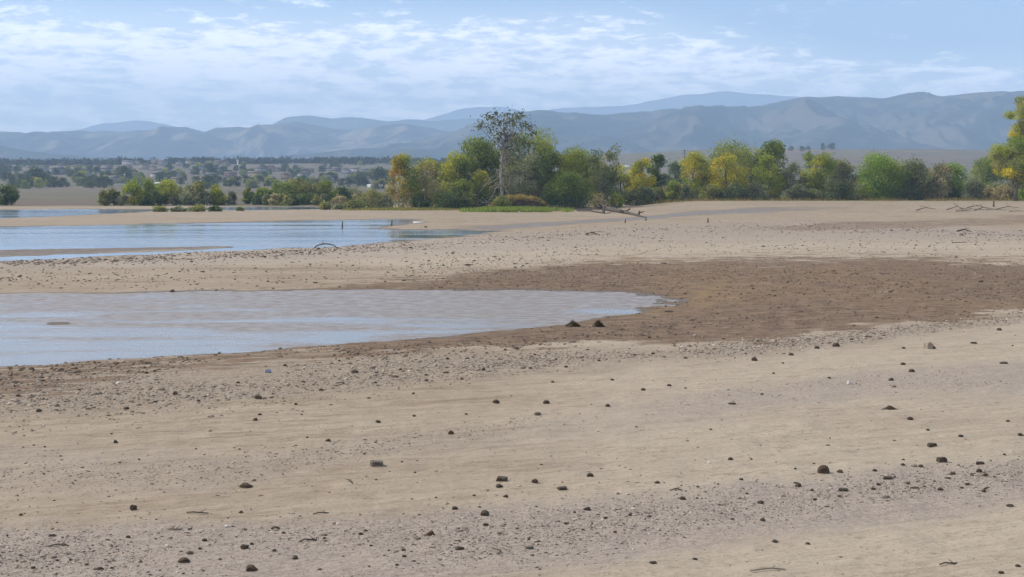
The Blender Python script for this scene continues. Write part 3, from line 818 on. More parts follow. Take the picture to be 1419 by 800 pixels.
# ------------------------------------------------------------------ trees along the right hand bank
spec = [
    ('cottonwood_tree', 'round golden yellow tree with dark green neighbour on its right', 'tree', 889, 328, 219, 38, 'yellow', 'round', dict(nleaf=3400, nclump=46, base=.08, pal2='yelgreen', pal2_dir=(-.2, 0, -.7))),
    ('willow_bush', 'grey shrub under the round golden yellow tree', 'bush', 893, 322, 257, 30, 'greydark', 'dome', dict(trunk=False, nleaf=1100, nclump=18, base=0)),
    ('cottonwood_tree', 'narrow dark green tree between the golden tree and the gap', 'tree', 911, 345, 212, 32, 'dark', 'column', dict(nleaf=3000, nclump=40, base=.04, pal2='green')),
    ('willow_bush', 'low yellow green bush at the foot of the bank right of the gap', 'bush', 934, 330, 251, 24, 'yelgreen', 'dome', dict(trunk=False, nleaf=900, nclump=16, base=0)),
    ('cottonwood_tree', 'yellow green tree with loose crown right of the utility pole', 'tree', 960, 332, 211, 46, 'yelgreen', 'round', dict(nleaf=3800, nclump=48, base=.05, pal2='yellow', pal2_dir=(-.3, -.2, .6))),
    ('willow_bush', 'grey bush in front of the loose yellow green tree', 'bush', 950, 326, 258, 22, 'grey', 'dome', dict(trunk=False, nleaf=800, nclump=14, base=0)),
    ('cottonwood_tree', 'broad green tree whose top shows behind the bright yellow one', 'tree', 1012, 348, 198, 78, 'green', 'round', dict(nleaf=6500, nclump=70, base=.04, pal2='yelgreen')),
    ('cottonwood_tree', 'bright yellow round tree with an orange patch low in its crown', 'tree', 1003, 329, 213, 54, 'yellow', 'round', dict(nleaf=4800, nclump=60, base=.08, pal2='orange', pal2_dir=(.2, -.4, -.2))),
    ('willow_bush', 'dark bush under the right side of the bright yellow tree', 'bush', 1016, 325, 256, 36, 'greydark', 'dome', dict(trunk=False, nleaf=1400, nclump=22, base=0)),
    ('willow_bush', 'dark bush under the left side of the bright yellow tree', 'bush', 982, 326, 255, 28, 'olive', 'dome', dict(trunk=False, nleaf=1100, nclump=20, base=0)),
    ('cottonwood_tree', 'tallest deep green tree of the right bank behind a yellow green one', 'tree', 1068, 346, 194, 48, 'green', 'round', dict(nleaf=4800, nclump=56, base=.04, pal2='dark')),
    ('cottonwood_tree', 'yellow green tree in front of the tallest deep green tree', 'tree', 1063, 331, 216, 44, 'yelgreen', 'column', dict(nleaf=3600, nclump=46, base=.04, pal2='green')),
    ('willow_bush', 'bluish grey bush below the yellow green tree in the middle of the bank', 'bush', 1048, 325, 254, 30, 'grey', 'dome', dict(trunk=False, nleaf=1300, nclump=20, base=0)),
    ('olive_tree', 'bluish grey green small tree between two yellow green trees', 'tree', 1097, 332, 226, 36, 'grey', 'round', dict(nleaf=2600, nclump=36, base=.03)),
    ('willow_bush', 'round grey bush at the feet of the bluish grey tree', 'bush', 1101, 325, 255, 30, 'grey', 'dome', dict(trunk=False, nleaf=1300, nclump=20, base=0)),
    ('cottonwood_tree', 'slim yellow green tree standing alone above grey bushes', 'tree', 1128, 330, 208, 42, 'yelgreen', 'vase', dict(nleaf=3600, nclump=46, base=.06, pal2='yellow', pal2_dir=(0, 0, -.5))),
    ('olive_tree', 'dull grey green tree left of the brightest green tree', 'tree', 1165, 334, 223, 44, 'grey', 'round', dict(nleaf=3000, nclump=40, base=.03, pal2='olive')),
    ('willow_bush', 'grey bush under the dull grey green tree', 'bush', 1158, 326, 252, 40, 'greydark', 'dome', dict(trunk=False, nleaf=1700, nclump=26, base=0)),
    ('willow_bush', 'small grey bush under the slim yellow green tree', 'bush', 1129, 324, 262, 22, 'olive', 'dome', dict(trunk=False, nleaf=900, nclump=16, base=0)),
    ('cottonwood_tree', 'brightest green round tree of the right bank with leaves to the ground', 'tree', 1213, 329, 213, 66, 'bright', 'round', dict(nleaf=6500, nclump=72, base=.02)),
    ('olive_tree', 'dark olive grey tree touching the brightest green tree', 'tree', 1262, 329, 224, 58, 'greydark', 'dome', dict(nleaf=4800, nclump=56, base=.01)),
    ('olive_tree', 'pale grey green tree right behind the dark olive grey tree', 'tree', 1297, 338, 226, 40, 'grey', 'round', dict(nleaf=2400, nclump=36, base=.03, pal2='tan')),
    ('willow_bush', 'pale tan grey bush right of the dark olive grey tree', 'bush', 1296, 328, 243, 34, 'tan', 'dome', dict(trunk=False, nleaf=1500, nclump=24, base=0, pal2='grey')),
    ('cottonwood_tree', 'light green tree set back between pale grey bushes', 'tree', 1318, 342, 226, 50, 'bright', 'round', dict(nleaf=4000, nclump=50, base=.05, pal2='yelgreen', pal2_dir=(0, -.3, -.6))),
    ('willow_bush', 'round grey bush standing apart on the dry bank', 'bush', 1345, 327, 246, 28, 'grey', 'dome', dict(trunk=False, nleaf=1500, nclump=22, base=0)),
    ('cottonwood_tree', 'green tree set back behind dry grass left of the big corner tree', 'tree', 1364, 366, 215, 48, 'green', 'round', dict(nleaf=4200, nclump=50, base=.03, pal2='bright')),
    ('willow_bush', 'tan brown bush left of the big corner tree trunk', 'bush', 1391, 327, 253, 30, 'tan', 'dome', dict(trunk=False, nleaf=1300, nclump=20, base=0)),
    ('willow_bush', 'low tan brush on the bank under the set back green tree', 'bush', 1368, 332, 258, 24, 'tan', 'dome', dict(trunk=False, nleaf=900, nclump=16, base=0)),
    ('willow_bush', 'small yellow green bush at the right edge beside the big tree trunk', 'bush', 1418, 322, 259, 24, 'bright', 'dome', dict(trunk=False, nleaf=1200, nclump=18, base=0, pal2='yelgreen')),
    ('cottonwood_tree', 'distant blue green tree seen between the slim tree and the dull grey one', 'tree', 1153, 420, 220, 34, 'dark', 'round', dict(nleaf=2000, nclump=30, base=.04)),
    ('cottonwood_tree', 'distant dark tree in the gap below the utility pole', 'tree', 936, 520, 226, 30, 'dark', 'round', dict(nleaf=1400, nclump=26, base=.04, leaf=.5)),
    ('willow_bush', 'low olive bush in the gap below the utility pole', 'bush', 915, 336, 258, 26, 'olive', 'dome', dict(trunk=False, nleaf=900, nclump=16, base=0)),
    ('olive_tree', 'grey green brush behind the pale tan grey bush', 'bush', 1283, 350, 232, 36, 'grey', 'dome', dict(trunk=False, nleaf=1600, nclump=26, base=0)),
]
for i, (nm, lb, ct, px, D, tp, wd, pl, sh, kw) in enumerate(spec):
    kw.setdefault('leaf', .32)
    tree(nm, lb, ct, px, D, tp, wd, pl, sh, seed=200 + i, **kw)


rg = np.random.default_rng(66)
for i in range(26):
    px = 872 + i * 21 + rg.uniform(-7, 7)
    tree('brush', 'low grey green brush filling the gaps between the trees of the right bank', 'brush', px, rg.uniform(332, 345), rg.uniform(250, 262), rg.uniform(20, 34), rg.choice(['grey', 'greydark', 'olive', 'tan']), 'dome', seed=800 + i, nleaf=900, nclump=18, leaf=.3, base=0, trunk=False, group='low brush of the right bank')
for i in range(34):
    px = rg.choice([rg.uniform(140, 315), rg.uniform(355, 500), rg.uniform(355, 500)])
    tree('brush', 'low olive brush under and between the trees of the far left shore', 'brush', px, rg.uniform(350, 372), rg.uniform(268, 276), rg.uniform(12, 24), rg.choice(['grey', 'olive', 'dark', 'tan']), 'dome', seed=840 + i, nleaf=420, nclump=14, leaf=.36, base=0, trunk=False, group='low brush of the far left shore')


def corner_tree():
    D = 318; x, y, z = at(1404, D); k = D / F
    root = empty('cottonwood_tree', (x, y, z - .05))
    tag(root, 'big yellowing tree at the right edge with a bare trunk and high side branch', 'tree')
    rg = np.random.default_rng(991)
    P = lambda px, py, dy=0: np.array([(px - 1404) * k, dy, row_z(py, D) - z])
    T = Tubes(); main = [P(1404, 280), P(1405, 262), P(1407, 240), P(1412, 215), P(1420, 190), P(1428, 160), P(1436, 130)]
    T.tube(main, [.5, .4, .36, .3, .24, .16, .08], 8)
    cl = []
    for (ex, ey, r) in [(1388, 205, 1.5), (1396, 222, 1.8), (1386, 228, 1.5), (1402, 200, 1.7), (1410, 232, 1.8), (1414, 208, 2), (1424, 222, 2), (1434, 205, 2.2), (1446, 220, 2.2), (1400, 240, 1.4), (1390, 243, 1.2), (1420, 243, 1.7), (1440, 240, 2),
                        (1408, 152, 1.3), (1414, 140, 1.2), (1404, 160, 1.0), (1416, 160, 1.4), (1412, 186, 1.2), (1425, 178, 1.7), (1430, 150, 2), (1438, 130, 1.8), (1445, 165, 2.2), (1455, 190, 2.3), (1456, 150, 2), (1418, 194, 1.4), (1380, 216, .9), (1384, 236, 1.0), (1405, 218, 1.5), (1398, 190, .9), (1412, 226, 2), (1396, 234, 1.6), (1404, 246, 1.5), (1392, 214, 1.5), (1416, 252, 1.6), (1408, 192, 1.5), (1414, 170, 1.5), (1410, 178, 1.2), (1417, 150, 1.5)]:
        e = P(ex, ey, rg.normal(0, 2)); cl.append((e, r))
        a = np.array(main[int(np.clip((285 - ey) / 26, 1, 5))])
        T.tube(bent(a, e, rg, .08, 5), [.12, .03], 5)
    T.build('trunk', M['bark'], root)
    C = []; cc = []; dd = []
    pal = np.array(PAL['yelgreen'] + PAL['olive'] + PAL['yellow'][:1])
    for e, r in cl:
        n = int(640 * r * r); e = e + rg.normal(0, .35, 3)
        d = rg.normal(0, 1, (n, 3)); d /= np.linalg.norm(d, axis=1)[:, None]
        C.append(e + d * r * 1.25 * rg.uniform(.1, 1.25, (n, 1)) * np.array([1.25, 1.1, .75])); dd.append(d)
        b = pal[rg.integers(0, len(pal))] * 2.3
        cc.append(b * rg.uniform(.75, 1.25, (n, 1)) + 0 * d)
    V, Fq = leaves(rg, np.concatenate(C), .36, None, .3, np.concatenate(dd))
    mesh_np('crown', V, Fq, M['leaf'], root, np.repeat(np.concatenate(cc), 4, 0))


corner_tree()

# ------------------------------------------------------------------ trees on the far left shore
left = [(12, 352, 259, 26, 'dark'), (147, 350, 266, 12, 'olive'), (160, 352, 263, 15, 'olive'), (187, 354, 252, 24, 'yelgreen'), (207, 358, 250, 20, 'green'), (232, 354, 252, 28, 'yelgreen'), (252, 360, 261, 14, 'grey'),
        (275, 356, 252, 20, 'olive'), (303, 358, 259, 18, 'yelgreen'), (346, 372, 261, 10, 'green'), (366, 368, 261, 20, 'green'), (392, 372, 252, 30, 'green'), (411, 376, 249, 28, 'olive'), (433, 372, 252, 28, 'olive'), (454, 376, 254, 24, 'green'), (474, 384, 262, 22, 'dark'), (492, 392, 265, 24, 'grey'),
        (262, 352, 269, 22, 'grey'), (218, 352, 266, 22, 'dark'), (286, 354, 268, 16, 'grey'), (380, 366, 268, 18, 'dark'), (424, 366, 268, 26, 'dark'), (322, 364, 268, 12, 'grey'), (172, 351, 272, 14, 'grey')]
ll = ['dark green tree standing alone at the left edge of the far shore', 'small thin olive tree, leftmost of the far shore grove', 'thin olive tree next to the small one in the far shore grove',
      'yellow green tree at the left end of the dense far shore grove', 'mid green tree inside the dense far shore grove', 'wide yellow green tree in the middle of the far shore grove', 'small grey tree right of the wide yellow green tree',
      'tall olive tree in the right part of the left grove', 'yellow green tree at the right end of the left grove', 'narrow single tree in the gap between the two far groves', 'small green tree starting the second far grove',
      'green tree second from the left of the second far grove', 'tallest tree of the second far grove, olive green', 'olive tree right of the tallest in the second far grove', 'green tree in the right half of the second far grove',
      'dark low tree near the right end of the second far grove', 'grey low tree ending the second far grove beside the island bushes', 'grey shrub below the tall olive tree of the left grove', 'dark shrub below the trees in the middle of the left grove',
      'grey shrub between the tall olive tree and the yellow green end tree', 'dark shrub at the left foot of the second far grove', 'dark shrub under the tallest part of the second far grove', 'tiny grey shrub alone right of the left grove', 'low grey shrub at the left foot of the left grove']
for i, ((px, D, tp, wd, pl), lb) in enumerate(zip(left, ll)):
    wd = wd * 1.25; tp = tp - 2
    b = 'shrub' in lb
    tree('shore_shrub' if b else 'shore_tree', lb, 'shrub' if b else 'tree', px, D, tp, wd, pl, 'dome' if b else 'round', seed=400 + i, nleaf=700 if b else 1300, nclump=16 if b else 28, leaf=.38, base=.0 if b else .04, trunk=not b)
sp = [(223, 276, 286.5, 20, 'olive', 'low olive bush on the sand spit tip between the two waters'), (249, 277, 288, 16, 'grey', 'low grey bush second along the sand spit'), (276, 278, 286.5, 26, 'olive', 'widest olive bush on the sand spit'),
      (300, 279, 286, 14, 'dark', 'small dark bush right of the widest spit bush'), (334, 284, 286.5, 8, 'olive', 'tiny olive bush alone on the sand spit'), (454, 296, 281.5, 24, 'olive', 'olive bush on the shore left of the island'), (474, 298, 284, 18, 'grey', 'small grey bush between the shore bush and the island bushes')]
for i, (px, D, tp, wd, pl, lb) in enumerate(sp):
    tree('spit_bush', lb, 'bush', px, D, tp, wd, pl, 'dome', seed=460 + i, nleaf=600, nclump=14, leaf=.28, base=0, trunk=False)

# ------------------------------------------------------------------ town slope: trees and houses
def proto_tree(pal, shape, H, w, seed, nleaf=420):
    r = empty('town_tree', (0, 0, 0)); rg = np.random.default_rng(seed)
    grow(r, rg, H, w, pal, shape, nleaf=nleaf, nclump=18, leaf=.9, base=.02, limbs=4)
    return r


def copy_tree(o, parent=None):
    c = o.copy(); col.objects.link(c); c.parent = parent
    for ch in o.children: copy_tree(ch, c)
    return c


protos = [proto_tree(p, s, 10, w_, 500 + i) for i, (p, s, w_) in enumerate([('far', 'round', 9), ('far', 'round', 11), ('dark', 'column', 7), ('green', 'round', 9), ('olive', 'round', 10), ('yelgreen', 'round', 8)])]
used = set()
rg = np.random.default_rng(42)


def town_tree(px, py, hpx, k, label, group):
    x, y, z = hit(px, py)
    o = protos[k]
    if k in used: o = copy_tree(o)
    used.add(k)
    s = hpx * y / F / 10
    o.location = (x, y, z - .2); o.scale = (s, s, s * rg.uniform(.9, 1.1)); o.rotation_euler.z = rg.uniform(0, 6.28)
    tag(o, label, 'tree', group)
    return o


spots = []
for i in range(400):
    px = rg.uniform(-25, 545); py = 229 + 33 * rg.random() ** .8
    dens = fbm(np.array([px * .03]), np.array([py * .12]), 2, 91)[0]
    if dens < .41: continue
    spots.append((px, py))
spots.sort(key=lambda s: s[1])
for px, py in spots:
    town_tree(px, py, rg.uniform(7, 13) * (1 + (py - 245) * .012), int(rg.choice(6, p=[.3, .25, .15, .13, .12, .05])), 'small hazy tree among the houses on the far left slope', 'trees among the far houses')
for px, py, h, k, lb in [(50, 259, 27, 1, 'tall dark tree beside the field, left of the white shed'), (290, 246, 20, 1, 'large dark tree above the left grove'), (170, 252, 24, 0, 'dark round tree on the slope right of the white shed'), (525, 258, 26, 1, 'large bluish tree left of the orange tree, on the slope'),
                         (500, 258, 20, 0, 'bluish tree next to the large bluish one on the slope'), (120, 228, 12, 2, 'dark tree poking above the far ridge, left of its middle'), (139, 226, 9, 2, 'small dark tree above the far ridge'), (113, 253, 16, 5, 'light green tree above the white shed'), (290, 262, 20, 0, 'dark tree right above the left grove'),
                         (1096, 209, 9, 0, 'leftmost small dark tree on the brown mesa'), (1111, 210, 10, 1, 'wide dark tree on the brown mesa edge'), (1120, 209, 8, 1, 'low dark tree on the brown mesa edge'), (1140, 208, 11, 2, 'narrow dark tree on the brown mesa edge'), (1153, 208, 13, 1, 'largest dark tree on the brown mesa edge')]:
    town_tree(px, py, h * (.78 if px > 1000 else 1), k, lb, None)
for px in (1302, 1312, 1320, 1332, 1341, 1351, 1360, 1367, 1376):
    town_tree(px, 206 + rg.uniform(-.6, .8), rg.uniform(3.5, 5.5), int(rg.integers(0, 2)), 'tiny dark tree in the row along the far mesa top at right', 'row of tiny trees on the mesa')

# woods on the ridge crest: one far mass
rg = np.random.default_rng(17)
C = []; cc = []
for i in range(1250):
    px = rg.uniform(-60, 800); D = rg.uniform(1950, 2330)
    if fbm(np.array([px * .022]), np.array([D * .004]), 3, 12)[0] < .31: continue
    x = (px - 709.5) / F * D; z = tz(x, D); h = rg.uniform(6, 12) * (1 if px < 560 else .8); n = 34
    d = rg.normal(0, 1, (n, 3)); d /= np.linalg.norm(d, axis=1)[:, None]
    C.append(np.array([x, D, z + h * .5]) + d * np.array([h * .55, h * .5, h * .5]) * rg.uniform(.4, 1, (n, 1)))
    cc.append(np.array(PAL['far'])[rg.integers(0, 3)] * rg.uniform(.65, 1.2) + 0 * d)
V, Fq = leaves(rg, np.concatenate(C), 3.2, None, .3)
tag(mesh_np('woods', V, Fq, M['leaf'], None, np.repeat(np.concatenate(cc), 4, 0)), kind='stuff')

WALLS = [simple_mat('tan_siding', (.34, .29, .22), (.30, .255, .2), 1), simple_mat('grey_siding', (.27, .27, .27), (.23, .235, .24), 1), simple_mat('cream_siding', (.50, .47, .42), (.44, .42, .38), 1), simple_mat('brown_siding', (.20, .15, .115), (.17, .13, .1), 1)]
ROOFS = [simple_mat('grey_shingle', (.15, .14, .135), (.11, .105, .1), 3), simple_mat('brown_shingle', (.17, .135, .105), (.13, .1, .08), 3)]
GLASS = simple_mat('window_glass', (.03, .035, .04), (.05, .055, .06), 1, .1, spec=.5)
WHITE = simple_mat('white_metal', (.80, .80, .79), (.72, .72, .71), 1, .5)


def boxmesh(name, b, mat, parent):
    """b: list of (x0,x1,y0,y1,z0,z1)"""
    V = []; Q = []
    for x0, x1, y0, y1, z0, z1 in b:
        n = len(V)
        V += [(x, y, z) for z in (z0, z1) for y in (y0, y1) for x in (x0, x1)]
        Q += [tuple(n + i for i in q) for q in ((0, 2, 3, 1), (4, 5, 7, 6), (0, 1, 5, 4), (2, 6, 7, 3), (0, 4, 6, 2), (1, 3, 7, 5))]
    return mesh_np(name, V, np.array(Q), mat, parent)


def gable(name, x0, x1, y0, y1, z0, zr, mat, parent, eave=.5):
    x0 -= eave; x1 += eave; y0 -= eave; y1 += eave; ym = (y0 + y1) / 2
    V = [(x0, y0, z0), (x1, y0, z0), (x1, y1, z0), (x0, y1, z0), (x0, ym, zr), (x1, ym, zr)]
    return mesh_np(name, V, [np.array([(0, 1, 5, 4), (2, 3, 4, 5), (3, 2, 1, 0)]), np.array([(0, 4, 3), (1, 2, 5)])], mat, parent)


def house(wm, rm, L, W, h, hr, name='house'):
    r = empty(name, (0, 0, 0))
    boxmesh('wall', [(-L / 2, L / 2, -W / 2, W / 2, -1.5, h)], wm, r)
    gable('roof', -L / 2, L / 2, -W / 2, W / 2, h + .02, h + hr, rm, r)
    for i in range(3):
        cx = -L / 2 + L * (i + .6) / 3.2
        boxmesh('window', [(cx - .7, cx + .7, -W / 2 - .06, -W / 2 - .004, h * .55, h * .55 + 1.3)], GLASS, r)
    return r


hp = [house(WALLS[0], ROOFS[1], 15, 10, 5.6, 2.8), house(WALLS[1], ROOFS[0], 13, 11, 6, 3), house(WALLS[2], ROOFS[0], 16, 9, 4.6, 2.6), house(WALLS[3], ROOFS[1], 14, 10, 5.4, 2.6)]
hused = set(); rg = np.random.default_rng(5)
lab = ['tan two storey house with brown roof on the far left slope', 'grey house with dark grey roof on the far left slope', 'cream house with grey roof on the far left slope', 'brown house with brown roof on the far left slope']
places = []
for rowv, n, x0, x1 in ((225.5, 15, -15, 170), (229, 10, 150, 330), (236, 15, 15, 300), (242, 14, 30, 520), (239, 10, 350, 500), (247.5, 12, 140, 540), (254, 8, 20, 540)):
    for i in range(n):
        places.append((x0 + (x1 - x0) * (i + rg.uniform(.1, .9)) / n, rowv + rg.uniform(-1.6, 1.6)))
for px, py in places:
    k = int(rg.choice(4, p=[.3, .3, .15, .25]))
    o = hp[k] if k not in hused else copy_tree(hp[k]); hused.add(k)
    x, y, z = hit(px, py); o.location = (x, y, z); o.rotation_euler.z = rg.choice([0, .2, -.25, 1.4, 1.7]); s = rg.uniform(.62, .9); o.scale = (s, s, s)
    tag(o, lab[k], 'house', 'houses on the far slope, ' + ['tan', 'grey', 'cream', 'brown'][k])


def shed(px, py, wpx, hpx, label, rm=WHITE, wm=None, name='farm_shed', cat='shed'):
    x, y, z = hit(px, py); L = wpx * y / F; h = hpx * y / F
    r = empty(name, (x, y, z)); tag(r, label, cat)
    boxmesh('wall', [(-L / 2, L / 2, -L * .22, L * .22, -1, h * .55)], wm or WALLS[1], r)
    gable('roof', -L / 2, L / 2, -L * .22, L * .22, h * .55 + .02, h, rm, r, .4)
    boxmesh('door', [(-L * .12, L * .02, -L * .22 - .07, -L * .22 - .004, -.1, h * .42)], GLASS, r)
    return r


shed(130, 258.5, 22, 5.5, 'long shed with bright white roof at the edge of the brown field')
shed(219, 257, 9, 4, 'small white roofed shed above the left grove')
shed(515, 260, 11, 4, 'white shed left of the orange tree', wm=WHITE)
shed(532, 260, 15, 3.5, 'long low white shed just left of the orange tree', wm=WHITE)
shed(867, 235, 10, 5.5, 'white house far behind the yellow green trees', wm=WALLS[2], name='house', cat='house')
shed(1290, 201, 7, 3, 'tiny white roofed building at the foot of the right foothills')
shed(1166, 206.5, 12, 2.2, 'tiny pale long building on the mesa beside dark trees')

def pole(name, px, py, top, label, cat, r=.18, arm=1.3, mat='drift', D=None):
    x, y, z = hit(px, py) if D is None else at(px, D)
    h = row_z(top, y) - z
    o = empty(name, (x, y, z)); tag(o, label, cat)
    Tubes().tube([(0, 0, -.6), (0.02, 0, h * .5), (0, 0, h)], [r * 1.15, r * .8], 8).build('post' if arm == 0 else 'pole', M[mat], o)
    if arm:
        T = Tubes()
        for kk in (.98, .90): T.tube([(-arm, -.2, h * kk), (arm, -.2, h * kk)], [.09, .09], 5)
        T.build('crossarm', M[mat], o)
    return o


pole('utility_pole', 947, 240, 207.5, 'dark wooden utility pole rising above the gap in the right trees', 'pole', .28, 1.6, D=760)
x, y, z = hit(329.5, 230); o = empty('water_tower', (x, y, z)); tag(o, 'thin pale tower standing on the far left ridge', 'tower')
hh = 8.5 * y / F
Tubes().tube([(0, 0, -1), (0, 0, hh * .7)], [1.0, .8], 8).build('column', WHITE, o)
Tubes().tube([(0, 0, hh * .68), (0, 0, hh * .74), (0, 0, hh * .95), (0, 0, hh)], [.8, 1.7, 1.7, .3], 10).build('tank', WALLS[2], o)

# ------------------------------------------------------------------ posts, log, slab and driftwood on the shore
def stake(px, py, hpx, label, lean=0.0, wpx=2.4):
    x, y, z = hit(px, py)
    z = max(z, -.15); h = hpx * y / F; r = wpx * y / F / 2
    o = empty('wooden_stake', (x, y, z)); tag(o, label, 'stake')
    Tubes().tube([(0, 0, -.4), (lean * h * .5, 0, h * .5), (lean * h, 0, h)], [r, r * .9, r * .75], 6).build('post', M['drift'], o)
    Tubes().tube([(lean * h, 0, h - .002), (lean * h, 0, h + r * 1.1)], [r * .9, r * .5], 6).build('cap', M['palewood'], o)


stake(474.5, 317, 9, 'dark wooden stake standing in the lake', 0)
stake(542.5, 313.5, 7, 'dark stake at the lake edge by the tip of the sand spit', .1)
stake(1377, 287, 7.5, 'upright stake on the bank above the driftwood at right', 0)
stake(981, 309, 6, 'short stake in the mud at the end of the damp channel', 0, 2)
stake(895, 306, 4.5, 'tiny stake beside the tip of the fallen log', 0, 2)
stake(866, 309, 4, 'tiny stake left of the tip of the fallen log', .2, 2)


def log(name, label, cat, pts, rad, mat='drift', bits=(), dz=0.0):
    """pts: pixel positions on the ground with a lift in metres"""
    W = []
    for px, py, lift in pts:
        x, y, z = hit(px, py); W.append((x, y, z + lift))
    W = np.array(W); c = W.mean(0).copy(); c[2] = W[:, 2].min()
    o = empty(name, tuple(c)); tag(o, label, cat)
    Tubes().tube(W - c, rad, 7).build('stem', M[mat], o)
    rg = np.random.default_rng(int(pts[0][0]))
    if bits:
        for (i, dx, dy, dz) in bits:
            a = W[i] - c; b = a + np.array([dx, dy, dz])
            Tubes().tube(bent(a, b, rg, .1, 5), [rad[0] * .5, rad[0] * .15], 5).build('branch', M[mat], o)
    return o


x0, y0, z0 = hit(434, 344.5); x1, y1, z1 = hit(468, 344)
o = empty('bent_branch', ((x0 + x1) / 2, (y0 + y1) / 2, z0)); tag(o, 'dark bent branch arching over the pebbly lake shore', 'branch')
T = Tubes(); L = (x1 - x0) / 2
T.tube([(-L, 0, -.05), (-L * .72, 0, .22), (-L * .3, 0, .36), (L * .2, 0, .38), (L * .65, 0, .28), (L, 0, .02)], [.05, .06, .035], 6)
T.build('stem', M['drift'], o)
Tubes().tube([(-L * .3, 0, .36), (-L * .25, .2, .5), (-L * .1, .3, .52)], [.04, .015], 5).build('twig', M['drift'], o)

# pale slab on the sand spit
x, y, z = hit(580, 310)
rg = np.random.default_rng(3)
V = np.array([(-1, -.4, 0), (1.05, -.3, 0), (.9, .42, 0), (-1.1, .35, 0), (-.92, -.33, .2), (.98, -.24, .17), (.8, .34, .24), (-1.0, .3, .26)]) * np.array([.75, 1, 1])
o = mesh_np('concrete_slab', V, np.array([(0, 3, 2, 1), (4, 5, 6, 7), (0, 1, 5, 4), (1, 2, 6, 5), (2, 3, 7, 6), (3, 0, 4, 7)]), simple_mat('pale_concrete', (.62, .60, .57), (.5, .48, .45), 3))
o.location = (x, y, z); tag(o, 'pale flat slab lying on the tip of the sand spit', 'slab')

log('fallen_tree', 'long dark fallen tree reaching from the ragged island tree down to the damp channel', 'fallen tree',
    [(836, 291, .4), (850, 293.5, .35), (866, 296.5, .3), (882, 299.5, .15), (893, 302, .05)], [.5, .4, .25, .12], 'drift',
    [(0, -1.2, -.6, 1.3), (1, .6, -1.5, .9), (1, 1.2, 1, 1.1), (2, .8, -1.2, .8), (2, -1, -1, .3), (3, 1.2, -.6, .6), (0, -2, -.5, .5)])
log('fallen_branch', 'dark dead bough lying in shade below the big dark bush', 'branch', [(800, 293, .15), (818, 294, .25), (838, 296.5, .1)], [.16, .1], 'drift', [(1, .8, -.6, .6), (1, -.8, -.4, .5)])
log('fallen_branch', 'upright root stump bristling where the fallen tree begins', 'root', [(836, 296, -.1), (837, 295.5, 1.0), (834, 295, 1.9)], [.3, .2, .06], 'drift', [(1, 1, -.3, .8), (1, -1.2, -.3, .5), (2, .6, 0, .5), (0, 1.5, -.4, .5)])

# driftwood line on the right bank
rg = np.random.default_rng(88)
dl = ['longest pale driftwood log in the tangle on the right bank', 'crooked driftwood branch at the left end of the right bank tangle', 'forked driftwood branch in the middle of the right bank tangle', 'thin driftwood pole right of the stake on the right bank',
      'short thick driftwood piece in front of the right bank tangle', 'bleached driftwood stick at the right edge of the bank', 'driftwood branch with raised twigs below the stake', 'dark driftwood stick left of the stake on the bank']
dp = [[(1330, 290, .12), (1368, 292, .2), (1404, 292.5, .1)], [(1270, 292.5, .1), (1282, 291, .4), (1297, 290.5, .1)], [(1312, 291.5, .1), (1326, 290, .5), (1336, 291, .2)], [(1380, 291, .1), (1396, 289, .35), (1412, 289.5, .2)],
      [(1324, 293.5, .1), (1336, 293.6, .15), (1346, 293.2, .1)], [(1398, 294, .1), (1410, 294, .2), (1425, 293.6, .1)], [(1350, 292.5, .1), (1362, 291, .45), (1378, 291.5, .2)], [(1340, 288.5, .1), (1352, 287.5, .3), (1364, 287.8, .1)]]
for lb, p in zip(dl, dp):
    log('driftwood_branch', lb, 'driftwood', p, [.085, .06, .03], 'palewood' if 'pale' in lb or 'bleach' in lb else 'drift', [(1, rg.normal(0, 1), rg.normal(0, .6), rg.uniform(.3, 1.0)), (1, rg.normal(0, 1.2), rg.normal(0, .6), rg.uniform(.2, .8))])
log('driftwood_branch', 'dark flat branch lying alone on the sandy flat at right', 'driftwood', [(1326, 321.5, .05), (1336, 320.5, .2), (1346, 321.5, .03)], [.1, .05], 'drift', [(1, .6, -.3, .2)])
log('driftwood_branch', 'long thin pale stick lying on the sandy flat at right', 'driftwood', [(1319, 337, .03), (1338, 336.6, .06), (1340, 336.6, .03)], [.04, .02], 'drift')
log('driftwood_branch', 'dark flat branch lying on the pebbly flat right of the lake head', 'driftwood', [(812, 325.5, .05), (820, 324.6, .18), (828, 325.4, .03)], [.1, .05], 'drift', [(1, .5, -.3, .15)])

# ------------------------------------------------------------------ island bank and grass
def grass_patch(name, fx, n, h, cols, seed, width=.05, mat='grass'):
    rg = np.random.default_rng(seed); X, Y = fx(rg, n); Z = terrain(X, Y)
    return blades(name, X, Y, Z, h, cols, rg, width, mat)


def blades(name, X, Y, Z, h, cols, rg, width, mat='grass', parent=None):
    n = len(X); hh = h * rg.uniform(.45, 1.25, n); th = rg.uniform(0, 6.28, n); ln = rg.uniform(.05, .5, n) * hh; w_ = width * rg.uniform(.7, 1.4, n)
    a = np.stack([np.cos(th) * w_, np.sin(th) * w_, 0 * th], 1); l = np.stack([np.cos(th + 1.3) * ln, np.sin(th + 1.3) * ln, hh], 1)
    B = np.stack([X, Y, Z - .03], 1)
    V = np.stack([B - a, B + a, B + l * .6 + a * .6 - [0, 0, 0], B + l], 1).reshape(-1, 3)
    Fq = np.arange(n * 4).reshape(n, 4)
    c = np.array(cols)[rg.integers(0, len(cols), n)] * rg.uniform(.75, 1.25, (n, 1))
    return mesh_np(name, V, Fq, M[mat], parent, np.repeat(c, 4, 0))


